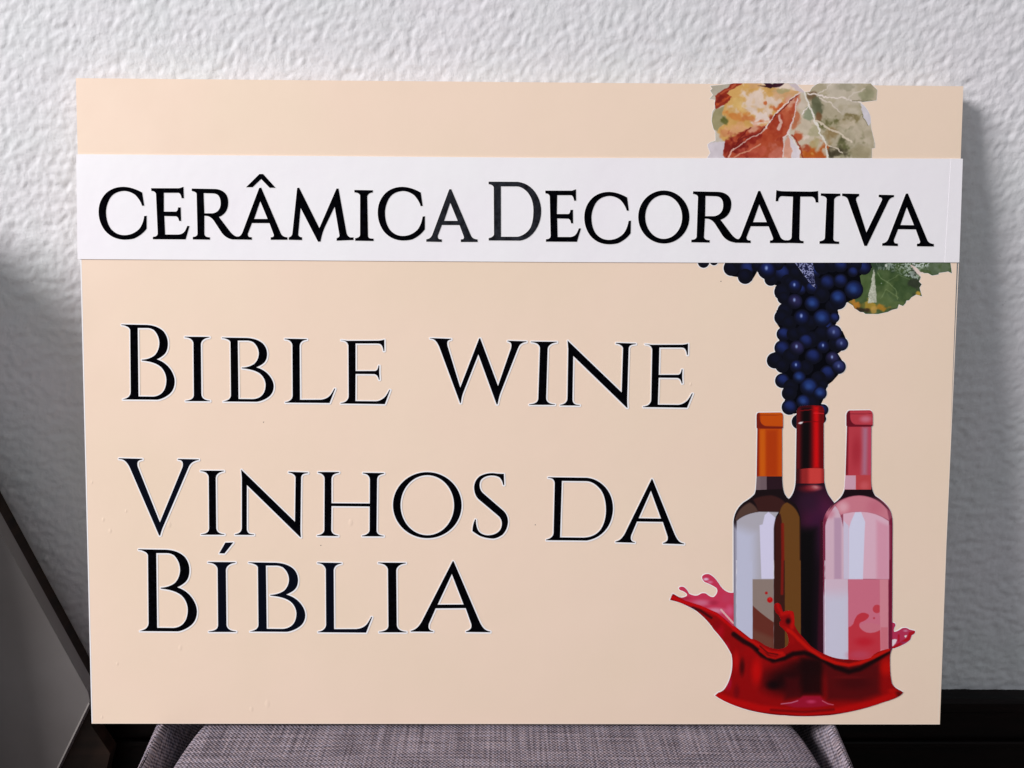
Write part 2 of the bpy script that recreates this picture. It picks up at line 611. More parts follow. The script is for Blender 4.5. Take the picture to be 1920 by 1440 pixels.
# ------------------------------------------------------------------ the sign
STRIP_LETTERS = [
[[(57.4,492.79),(59.07,481),(57.19,480.74),(56.6,482.45),(55.86,484.12),(54.96,485.73),(53.91,487.29),(52.71,488.81),(51.36,490.27),(49.69,491.4),(47.99,492.32),(46.25,493.03),(44.47,493.54),(42.66,493.84),(40.8,493.93),(38.02,493.55),(35.5,492.86),(33.26,491.86),(31.29,490.56),(29.59,488.94),(28.17,487.02),(27.09,484.94),(26.21,482.87),(25.51,480.79),(25,478.72),(24.67,476.64),(24.54,474.57),(24.67,471.56),(25.04,468.76),(25.65,466.17),(26.48,463.79),(27.56,461.61),(28.86,459.64),(30.55,458.02),(32.35,456.68),(34.26,455.65),(36.29,454.92),(38.42,454.48),(40.66,454.35),(43.12,454.51),(45.48,454.97),(47.74,455.73),(49.9,456.79),(51.96,458.14),(53.93,459.79),(55.13,461.34),(56.19,463.06),(57.09,464.96),(57.84,467.02),(58.45,469.26),(58.9,471.67),(61.04,471.93),(60.83,460.46),(59.44,458.64),(57.84,456.95),(56.04,455.38),(54.03,453.93),(51.81,452.6),(49.38,451.4),(47.88,451.02),(46.31,450.72),(44.66,450.5),(42.95,450.37),(41.18,450.31),(39.33,450.34),(36.1,450.72),(33.09,451.49),(30.29,452.63),(27.71,454.16),(25.35,456.07),(23.2,458.36),(21.53,460.9),(20.18,463.54),(19.14,466.29),(18.42,469.14),(18.01,472.09),(17.92,475.15),(18.18,478.38),(18.81,481.44),(19.83,484.33),(21.22,487.04),(22.99,489.59),(25.14,491.97),(27.35,493.69),(29.72,495.1),(32.25,496.2),(34.96,496.99),(37.83,497.47),(40.87,497.65),(43.59,497.46),(46.32,497.02),(49.06,496.34),(51.83,495.4),(54.61,494.22),(57.4,492.79)]],
[[(65.6,496.57),(90.86,496.73),(94.63,498),(94.86,487.81),(92.85,487.8),(92.66,489.04),(92.36,490.1),(91.96,490.99),(91.47,491.71),(90.87,492.26),(90.17,492.63),(76.91,492.54),(76.63,475.76),(87.41,475.82),(87.99,476.04),(88.47,476.41),(88.87,476.95),(89.16,477.66),(89.36,478.53),(89.47,479.57),(91.85,479.59),(92.04,467.51),(90.16,467.49),(89.92,468.65),(89.59,469.61),(89.17,470.39),(88.65,470.97),(88.04,471.38),(87.34,471.59),(76.94,471.78),(77.42,455.19),(89.6,455.26),(90.99,455.49),(92.25,455.9),(93.38,456.5),(94.37,457.29),(95.22,458.26),(95.93,459.42),(97.62,463.17),(99.5,462.94),(95.81,450.92),(66.31,450.88),(66.34,453),(68.61,453.39),(69.27,453.71),(69.81,454.09),(70.23,454.52),(70.53,455.01),(70.72,455.55),(70.79,456.15),(69.89,491.63),(69.51,492.39),(69.01,493),(68.39,493.48),(67.65,493.82),(66.79,494.02),(65.8,494.09)]],
[[(102.12,496.55),(123.4,496.32),(125.21,496.12),(126.87,495.76),(128.39,495.23),(129.78,494.54),(131.02,493.68),(132.12,492.65),(132.95,491.57),(133.62,490.38),(134.14,489.09),(134.51,487.69),(134.72,486.19),(134.78,484.58),(134.66,482.58),(134.36,480.71),(133.87,478.98),(133.19,477.38),(132.32,475.92),(131.27,474.6),(130.43,473.81),(129.58,473.12),(128.74,472.53),(127.89,472.03),(127.05,471.63),(126.21,471.33),(135.48,459.03),(136.72,457.5),(137.96,456.23),(139.2,455.21),(140.45,454.45),(141.7,453.95),(142.96,453.7),(145.47,453.72),(145.44,451.21),(137.9,451.17),(136.07,451.6),(134.35,452.26),(132.74,453.14),(131.23,454.24),(129.83,455.57),(128.55,457.12),(121.77,467.69),(120.71,469.02),(119.58,470.12),(118.37,471),(117.09,471.65),(115.73,472.06),(114.31,472.25),(113.05,472.25),(112.83,455.77),(112.99,455.18),(113.26,454.66),(113.62,454.22),(114.09,453.84),(114.65,453.53),(115.31,453.29),(117.81,452.93),(117.79,450.8),(102.34,450.96),(102.37,453.21),(104.64,453.6),(105.25,453.92),(105.76,454.3),(106.16,454.73),(106.44,455.22),(106.62,455.76),(106.68,456.36),(106.43,491.86),(106.15,492.45),(105.69,492.96),(105.05,493.41),(104.24,493.78),(103.25,494.09),(102.09,494.32)],[(112.7,492.52),(113.08,474.49),(120.61,474.53),(122.01,474.84),(123.27,475.31),(124.39,475.96),(125.38,476.78),(126.22,477.77),(126.94,478.93),(127.32,479.8),(127.61,480.74),(127.82,481.74),(127.93,482.81),(127.96,483.95),(127.89,485.16),(127.6,487.26),(126.99,489),(126.08,490.37),(124.85,491.39),(123.32,492.04),(121.47,492.33)]],
[[(162.88,497.57),(164.63,497.83),(181.97,456.81),(182.43,456.03),(183.01,455.35),(183.68,454.78),(184.46,454.32),(185.35,453.96),(186.35,453.71),(187.86,453.46),(187.84,451.21),(172.74,451.12),(172.76,453.38),(174.77,453.64),(175.14,454.06),(175.41,454.47),(175.57,454.89),(175.62,455.31),(175.58,455.73),(175.42,456.14),(171.74,466.12),(155.91,466.02),(152.16,456.63),(152.09,455.92),(152.12,455.28),(152.27,454.72),(152.53,454.24),(152.9,453.84),(153.39,453.51),(155.65,453.27),(155.63,451.02),(141.67,451.19),(141.69,453.19),(143.84,453.83),(144.57,454.19),(145.24,454.67),(145.86,455.28),(146.43,456.01),(146.94,456.87),(147.4,457.85)],[(163.64,485.76),(157.96,469.78),(170.14,469.85)]],
[[(163.25,509.98),(166.5,510),(177.67,497.79),(172.28,497.75),(164.71,505.52),(156.87,498.15),(151.1,498.11)]],
[[(197.11,497.79),(198.87,498.05),(216.86,461.89),(232.63,497.52),(234.39,497.53),(241.4,457.78),(241.7,456.8),(242.12,455.95),(242.65,455.23),(243.29,454.62),(244.05,454.15),(244.91,453.8),(247.69,453.82),(247.68,451.44),(232.42,450.72),(232.43,452.97),(233.17,453.25),(233.79,453.57),(234.3,453.92),(234.68,454.32),(234.94,454.76),(235.09,455.24),(230.8,481.32),(221.65,462.67),(220.83,460.74),(220.09,458.73),(219.41,456.62),(218.81,454.42),(218.27,452.14),(217.8,449.76),(215.53,449.75),(200,480.01),(197.69,456.27),(197.78,455.57),(198.06,454.97),(198.53,454.47),(199.19,454.06),(200.04,453.75),(201.07,453.54),(201.06,451.04),(189.1,451.22),(189.11,453.47),(189.94,453.71),(190.66,454.08),(191.26,454.58),(191.76,455.21),(192.14,455.97),(192.41,456.87)]],
[[(248.78,496.38),(265.37,496.24),(265.36,494.25),(264.11,494.07),(263.02,493.75),(262.09,493.26),(261.34,492.62),(260.75,491.81),(260.33,490.85),(260.88,455.27),(260.97,454.69),(261.18,454.19),(261.5,453.77),(261.94,453.44),(262.48,453.19),(263.14,453.03),(265.92,452.79),(265.91,450.66),(249.26,450.82),(249.27,453.07),(250.45,453.3),(251.44,453.61),(252.27,454.03),(252.92,454.54),(253.39,455.15),(253.69,455.85),(253.92,491.43),(253.57,492.2),(253.01,492.85),(252.26,493.38),(251.3,493.8),(250.14,494.09),(248.77,494.26)]],
[[(308.76,494.58),(310.52,482.57),(308.66,482.3),(308.06,484.05),(307.31,485.74),(306.4,487.39),(305.35,488.98),(304.14,490.52),(302.79,492.02),(301.13,493.17),(299.43,494.1),(297.7,494.83),(295.93,495.35),(294.13,495.65),(292.29,495.74),(289.53,495.36),(287.05,494.66),(284.83,493.64),(282.89,492.31),(281.22,490.67),(279.82,488.71),(278.78,486.59),(277.92,484.48),(277.24,482.36),(276.76,480.25),(276.45,478.13),(276.34,476.02),(276.5,472.96),(276.89,470.1),(277.51,467.46),(278.37,465.03),(279.45,462.82),(280.76,460.81),(282.45,459.15),(284.25,457.8),(286.16,456.74),(288.17,456),(290.29,455.55),(292.51,455.41),(294.95,455.58),(297.28,456.05),(299.52,456.82),(301.65,457.9),(303.68,459.28),(305.61,460.96),(306.79,462.54),(307.82,464.29),(308.7,466.22),(309.43,468.33),(310.01,470.6),(310.44,473.06),(312.55,473.32),(312.45,461.64),(311.09,459.79),(309.52,458.06),(307.75,456.46),(305.77,454.98),(303.58,453.63),(301.19,452.41),(299.7,452.02),(298.14,451.71),(296.51,451.49),(294.82,451.36),(293.06,451.3),(291.23,451.33),(288.02,451.72),(285.02,452.5),(282.24,453.67),(279.67,455.23),(277.31,457.17),(275.16,459.51),(273.48,462.09),(272.12,464.78),(271.06,467.58),(270.32,470.49),(269.89,473.5),(269.77,476.61),(270,479.91),(270.6,483.02),(271.58,485.97),(272.94,488.73),(274.67,491.33),(276.78,493.75),(278.95,495.5),(281.29,496.94),(283.79,498.06),(286.47,498.87),(289.31,499.36),(292.32,499.54),(295.02,499.34),(297.73,498.9),(300.46,498.2),(303.21,497.25),(305.97,496.04),(308.76,494.58)]],
[[(334.53,497.55),(336.3,497.81),(354.37,456.13),(354.85,455.34),(355.43,454.65),(356.12,454.07),(356.92,453.6),(357.82,453.24),(358.83,452.98),(360.36,452.73),(360.37,450.44),(345.11,450.35),(345.1,452.64),(347.14,452.91),(347.51,453.33),(347.77,453.76),(347.92,454.18),(347.98,454.61),(347.92,455.03),(347.76,455.45),(343.91,465.59),(327.91,465.49),(324.26,455.95),(324.19,455.23),(324.23,454.58),(324.39,454.01),(324.66,453.53),(325.04,453.11),(325.54,452.78),(327.82,452.54),(327.83,450.25),(313.73,450.43),(313.73,452.46),(315.88,453.11),(316.62,453.47),(317.29,453.96),(317.91,454.58),(318.48,455.32),(318.98,456.2),(319.43,457.19)],[(335.46,485.55),(329.93,469.31),(342.24,469.38)]],
[[(370.17,504.75),(396.63,504.8),(399.88,504.22),(402.88,503.25),(405.64,501.9),(408.16,500.17),(410.44,498.06),(412.48,495.56),(414.16,493.01),(415.55,490.31),(416.63,487.48),(417.41,484.5),(417.9,481.38),(418.08,478.11),(417.81,474.45),(417.17,470.95),(416.16,467.62),(414.79,464.46),(413.04,461.48),(410.93,458.66),(409.21,456.9),(407.38,455.39),(405.44,454.14),(403.39,453.15),(401.23,452.42),(398.97,451.94),(370.5,451.9),(370.48,454.03),(371.67,454.3),(372.7,454.67),(373.58,455.15),(374.3,455.73),(374.86,456.41),(375.27,457.2),(374.86,499.68),(374.48,500.45),(373.94,501.1),(373.24,501.63),(372.38,502.04),(371.36,502.34),(370.18,502.51)],[(381.29,500.59),(381.61,455.35),(397.04,455.44),(399.46,456.21),(401.66,457.21),(403.66,458.46),(405.44,459.95),(407,461.69),(408.36,463.66),(409.19,465.67),(409.86,467.91),(410.38,470.4),(410.74,473.13),(410.94,476.11),(410.99,479.32),(410.81,482.55),(410.34,485.56),(409.58,488.37),(408.53,490.96),(407.18,493.34),(405.54,495.52),(403.84,497.1),(402.15,498.4),(400.46,499.41),(398.77,500.12),(397.09,500.55),(395.4,500.68)]],
[[(421.59,497.11),(445.84,497.27),(449.46,498.54),(449.73,488.3),(447.81,488.29),(447.61,489.53),(447.32,490.61),(446.94,491.5),(446.46,492.22),(445.88,492.77),(445.21,493.15),(432.48,493.06),(432.32,476.19),(442.66,476.25),(443.22,476.46),(443.68,476.84),(444.05,477.38),(444.33,478.1),(444.52,478.97),(444.62,480.02),(446.9,480.03),(447.16,467.88),(445.35,467.87),(445.12,469.03),(444.8,470),(444.39,470.78),(443.89,471.37),(443.3,471.78),(442.62,471.99),(432.64,472.18),(433.2,455.5),(444.89,455.57),(446.23,455.8),(447.44,456.22),(448.51,456.82),(449.46,457.61),(450.27,458.59),(450.95,459.75),(452.54,463.53),(454.35,463.29),(450.88,451.21),(422.56,451.17),(422.59,453.31),(424.76,453.7),(425.39,454.02),(425.9,454.4),(426.3,454.84),(426.59,455.33),(426.77,455.87),(426.83,456.47),(425.74,492.15),(425.38,492.91),(424.89,493.53),(424.29,494.01),(423.58,494.35),(422.75,494.56),(421.81,494.62)]],
[[(496.07,491.58),(497.8,479.8),(495.95,479.55),(495.36,481.26),(494.61,482.92),(493.72,484.53),(492.67,486.09),(491.48,487.6),(490.13,489.06),(488.48,490.19),(486.8,491.11),(485.08,491.82),(483.32,492.33),(481.53,492.63),(479.7,492.72),(476.96,492.34),(474.49,491.65),(472.29,490.66),(470.36,489.35),(468.7,487.74),(467.3,485.82),(466.26,483.75),(465.41,481.67),(464.73,479.6),(464.25,477.53),(463.94,475.46),(463.83,473.38),(463.99,470.38),(464.37,467.59),(464.99,465),(465.83,462.62),(466.91,460.45),(468.21,458.48),(469.89,456.85),(471.67,455.53),(473.56,454.49),(475.56,453.76),(477.67,453.33),(479.88,453.19),(482.3,453.35),(484.62,453.81),(486.84,454.57),(488.96,455.63),(490.98,456.98),(492.91,458.63),(494.08,460.17),(495.11,461.89),(495.98,463.78),(496.71,465.85),(497.29,468.08),(497.71,470.48),(499.81,470.74),(499.71,459.29),(498.35,457.48),(496.79,455.78),(495.02,454.21),(493.05,452.77),(490.88,451.45),(488.5,450.25),(487.02,449.87),(485.47,449.57),(483.85,449.35),(482.17,449.21),(480.42,449.16),(478.6,449.19),(475.41,449.57),(472.44,450.34),(469.67,451.48),(467.12,453.01),(464.77,454.91),(462.64,457.2),(460.98,459.74),(459.62,462.37),(458.58,465.12),(457.84,467.96),(457.42,470.91),(457.3,473.97),(457.53,477.19),(458.13,480.25),(459.11,483.13),(460.46,485.85),(462.19,488.39),(464.29,490.76),(466.44,492.48),(468.77,493.89),(471.26,494.99),(473.92,495.78),(476.75,496.26),(479.74,496.43),(482.42,496.25),(485.11,495.81),(487.82,495.12),(490.55,494.19),(493.3,493.01),(496.07,491.58)]],
[[(553.08,474.34),(552.99,471.66),(552.61,469.01),(551.93,466.42),(550.98,463.94),(549.76,461.58),(548.29,459.38),(546.58,457.36),(544.66,455.56),(542.56,453.99),(540.29,452.68),(537.88,451.63),(535.38,450.87),(532.8,450.41),(530.19,450.24),(527.57,450.38),(524.98,450.81),(522.45,451.54),(520.01,452.56),(517.69,453.85),(515.53,455.39),(513.54,457.17),(511.77,459.16),(510.21,461.34),(508.91,463.69),(507.86,466.16),(507.1,468.73),(506.61,471.37),(506.42,474.05),(506.52,476.73),(506.92,479.37),(507.6,481.95),(508.56,484.43),(509.78,486.78),(511.25,488.97),(512.96,490.97),(514.88,492.76),(516.98,494.32),(519.24,495.63),(521.64,496.67),(524.13,497.42),(526.7,497.89),(529.3,498.05),(531.91,497.92),(534.5,497.49),(537.02,496.77),(539.45,495.76),(541.77,494.48),(543.93,492.95),(545.91,491.18),(547.69,489.2),(549.25,487.02),(550.56,484.69),(551.61,482.22),(552.39,479.65),(552.88,477.01)],[(546.49,474.3),(546.42,472.09),(546.15,469.91),(545.67,467.78),(544.99,465.73),(544.11,463.79),(543.05,461.98),(541.82,460.32),(540.44,458.84),(538.92,457.55),(537.29,456.47),(535.56,455.61),(533.75,454.98),(531.9,454.6),(530.01,454.47),(528.12,454.58),(526.25,454.94),(524.42,455.54),(522.66,456.38),(520.98,457.44),(519.42,458.71),(517.99,460.18),(516.7,461.82),(515.57,463.62),(514.63,465.55),(513.87,467.59),(513.31,469.71),(512.95,471.88),(512.81,474.09),(512.88,476.29),(513.16,478.47),(513.64,480.6),(514.33,482.64),(515.21,484.57),(516.27,486.38),(517.49,488.03),(518.87,489.51),(520.39,490.79),(522.02,491.87),(523.75,492.72),(525.55,493.34),(527.4,493.72),(529.28,493.86),(531.16,493.75),(533.03,493.39),(534.85,492.79),(536.61,491.96),(538.28,490.9),(539.85,489.64),(541.28,488.18),(542.57,486.54),(543.7,484.75),(544.65,482.83),(545.41,480.79),(545.98,478.67),(546.34,476.5)]],
[[(556.04,497.45),(579.06,497.22),(581.01,497.03),(582.81,496.66),(584.45,496.13),(585.93,495.43),(587.25,494.57),(588.42,493.53),(589.3,492.44),(590,491.25),(590.53,489.95),(590.9,488.54),(591.1,487.03),(591.12,485.41),(590.95,483.39),(590.58,481.51),(590.01,479.76),(589.24,478.16),(588.27,476.69),(587.11,475.35),(586.17,474.56),(585.24,473.87),(584.32,473.27),(583.39,472.77),(582.47,472.36),(581.56,472.06),(591.31,459.68),(592.62,458.14),(593.94,456.85),(595.26,455.83),(596.6,455.07),(597.94,454.56),(599.29,454.31),(602.01,454.33),(601.93,451.81),(593.76,451.76),(591.79,452.2),(589.94,452.86),(588.22,453.74),(586.61,454.85),(585.13,456.19),(583.77,457.75),(576.67,468.39),(575.55,469.73),(574.35,470.84),(573.06,471.72),(571.69,472.37),(570.23,472.79),(568.69,472.98),(567.33,472.98),(566.73,456.39),(566.89,455.79),(567.17,455.27),(567.55,454.82),(568.05,454.44),(568.65,454.13),(569.35,453.89),(572.06,453.52),(571.98,451.38),(555.27,451.54),(555.35,453.8),(557.81,454.2),(558.49,454.52),(559.05,454.9),(559.48,455.34),(559.81,455.83),(560.01,456.38),(560.09,456.98),(560.6,492.73),(560.3,493.32),(559.82,493.84),(559.14,494.28),(558.27,494.66),(557.2,494.96),(555.95,495.2)],[(567.4,493.4),(567.42,475.23),(575.56,475.28),(577.08,475.59),(578.46,476.07),(579.69,476.72),(580.77,477.55),(581.71,478.54),(582.51,479.72),(582.94,480.59),(583.28,481.53),(583.52,482.54),(583.67,483.62),(583.72,484.77),(583.68,485.99),(583.41,488.1),(582.79,489.85),(581.83,491.24),(580.53,492.26),(578.88,492.91),(576.89,493.21)]],
[[(615.37,498.16),(617.18,498.42),(636.56,457.09),(637.07,456.31),(637.68,455.63),(638.4,455.06),(639.23,454.59),(640.16,454.23),(641.2,453.97),(642.76,453.73),(642.83,451.46),(627.22,451.37),(627.16,453.63),(629.23,453.9),(629.6,454.32),(629.86,454.74),(630.01,455.16),(630.06,455.58),(629.99,456),(629.82,456.42),(625.66,466.47),(609.29,466.37),(605.76,456.91),(605.7,456.19),(605.76,455.55),(605.94,454.99),(606.22,454.51),(606.62,454.1),(607.14,453.77),(609.48,453.53),(609.54,451.26),(595.11,451.43),(595.06,453.45),(597.25,454.09),(597.99,454.45),(598.67,454.94),(599.3,455.55),(599.86,456.29),(600.35,457.15),(600.79,458.14)],[(616.58,486.26),(611.28,470.16),(623.87,470.23)]],
[[(631.94,499.16),(633.1,498.85),(634.37,498.6),(635.75,498.41),(637.24,498.27),(638.84,498.2),(640.55,498.18),(661.68,498.05),(663.38,498.08),(664.95,498.15),(666.4,498.25),(667.72,498.38),(668.91,498.55),(669.98,498.76),(670.55,488.35),(668.17,488.33),(667.96,489.74),(667.58,490.93),(667.05,491.91),(666.34,492.66),(665.48,493.2),(664.45,493.52),(653.88,493.45),(654.01,456.25),(654.07,455.63),(654.22,455.09),(654.45,454.62),(654.77,454.22),(655.18,453.89),(655.67,453.64),(657.93,453.39),(657.99,451.3),(641.81,451.6),(641.75,453.82),(643.29,453.91),(644.57,454.17),(645.57,454.6),(646.31,455.19),(646.77,455.94),(646.97,456.86),(647.28,493.41),(636.71,493.73),(635.89,493.49),(635.21,493.04),(634.66,492.38),(634.24,491.52),(633.95,490.44),(633.79,489.16),(631.54,489.14)]],
[[(672.62,496.56),(690.44,496.43),(690.41,494.44),(689.06,494.27),(687.89,493.94),(686.89,493.46),(686.07,492.81),(685.43,492.01),(684.97,491.05),(685.21,455.55),(685.31,454.97),(685.53,454.47),(685.87,454.06),(686.33,453.73),(686.92,453.48),(687.62,453.32),(690.6,453.08),(690.58,450.96),(672.7,451.11),(672.73,453.36),(673.99,453.58),(675.06,453.9),(675.95,454.31),(676.66,454.82),(677.17,455.43),(677.5,456.13),(678.09,491.63),(677.72,492.4),(677.13,493.05),(676.33,493.58),(675.3,493.99),(674.05,494.28),(672.59,494.45)]],
[[(692.12,496.56),(707.6,496.39),(707.67,494.31),(706.69,493.98),(705.93,493.53),(705.4,492.96),(705.09,492.27),(705,491.45),(705.15,490.52),(715.36,461.45),(728.7,490.67),(728.85,491.47),(728.74,492.16),(728.37,492.72),(727.74,493.15),(726.84,493.46),(725.69,493.64),(725.62,495.73),(739.52,495.56),(739.59,493.73),(738.62,493.53),(737.72,493.21),(736.91,492.77),(736.17,492.21),(735.51,491.52),(734.93,490.71),(716.16,449.4),(713.9,449.39),(697.58,491.12),(697.04,492.04),(696.35,492.81),(695.53,493.42),(694.56,493.88),(693.45,494.19),(692.19,494.34)]],
[[(750.41,496.83),(752.21,497.08),(771.51,455.01),(772.02,454.21),(772.63,453.52),(773.35,452.93),(774.17,452.45),(775.09,452.07),(776.13,451.8),(777.68,451.54),(777.75,449.24),(762.22,449.3),(762.16,451.6),(764.22,451.85),(764.59,452.27),(764.85,452.7),(765,453.12),(765.04,453.55),(764.98,453.98),(764.8,454.4),(760.66,464.62),(744.38,464.69),(740.87,455.14),(740.82,454.42),(740.87,453.77),(741.05,453.2),(741.33,452.7),(741.73,452.29),(742.24,451.95),(744.57,451.68),(744.63,449.38),(730.27,449.7),(730.23,451.74),(732.41,452.37),(733.15,452.73),(733.82,453.22),(734.44,453.83),(735,454.57),(735.49,455.44),(735.93,456.44)],[(751.62,484.77),(746.35,468.51),(758.88,468.45)]]]
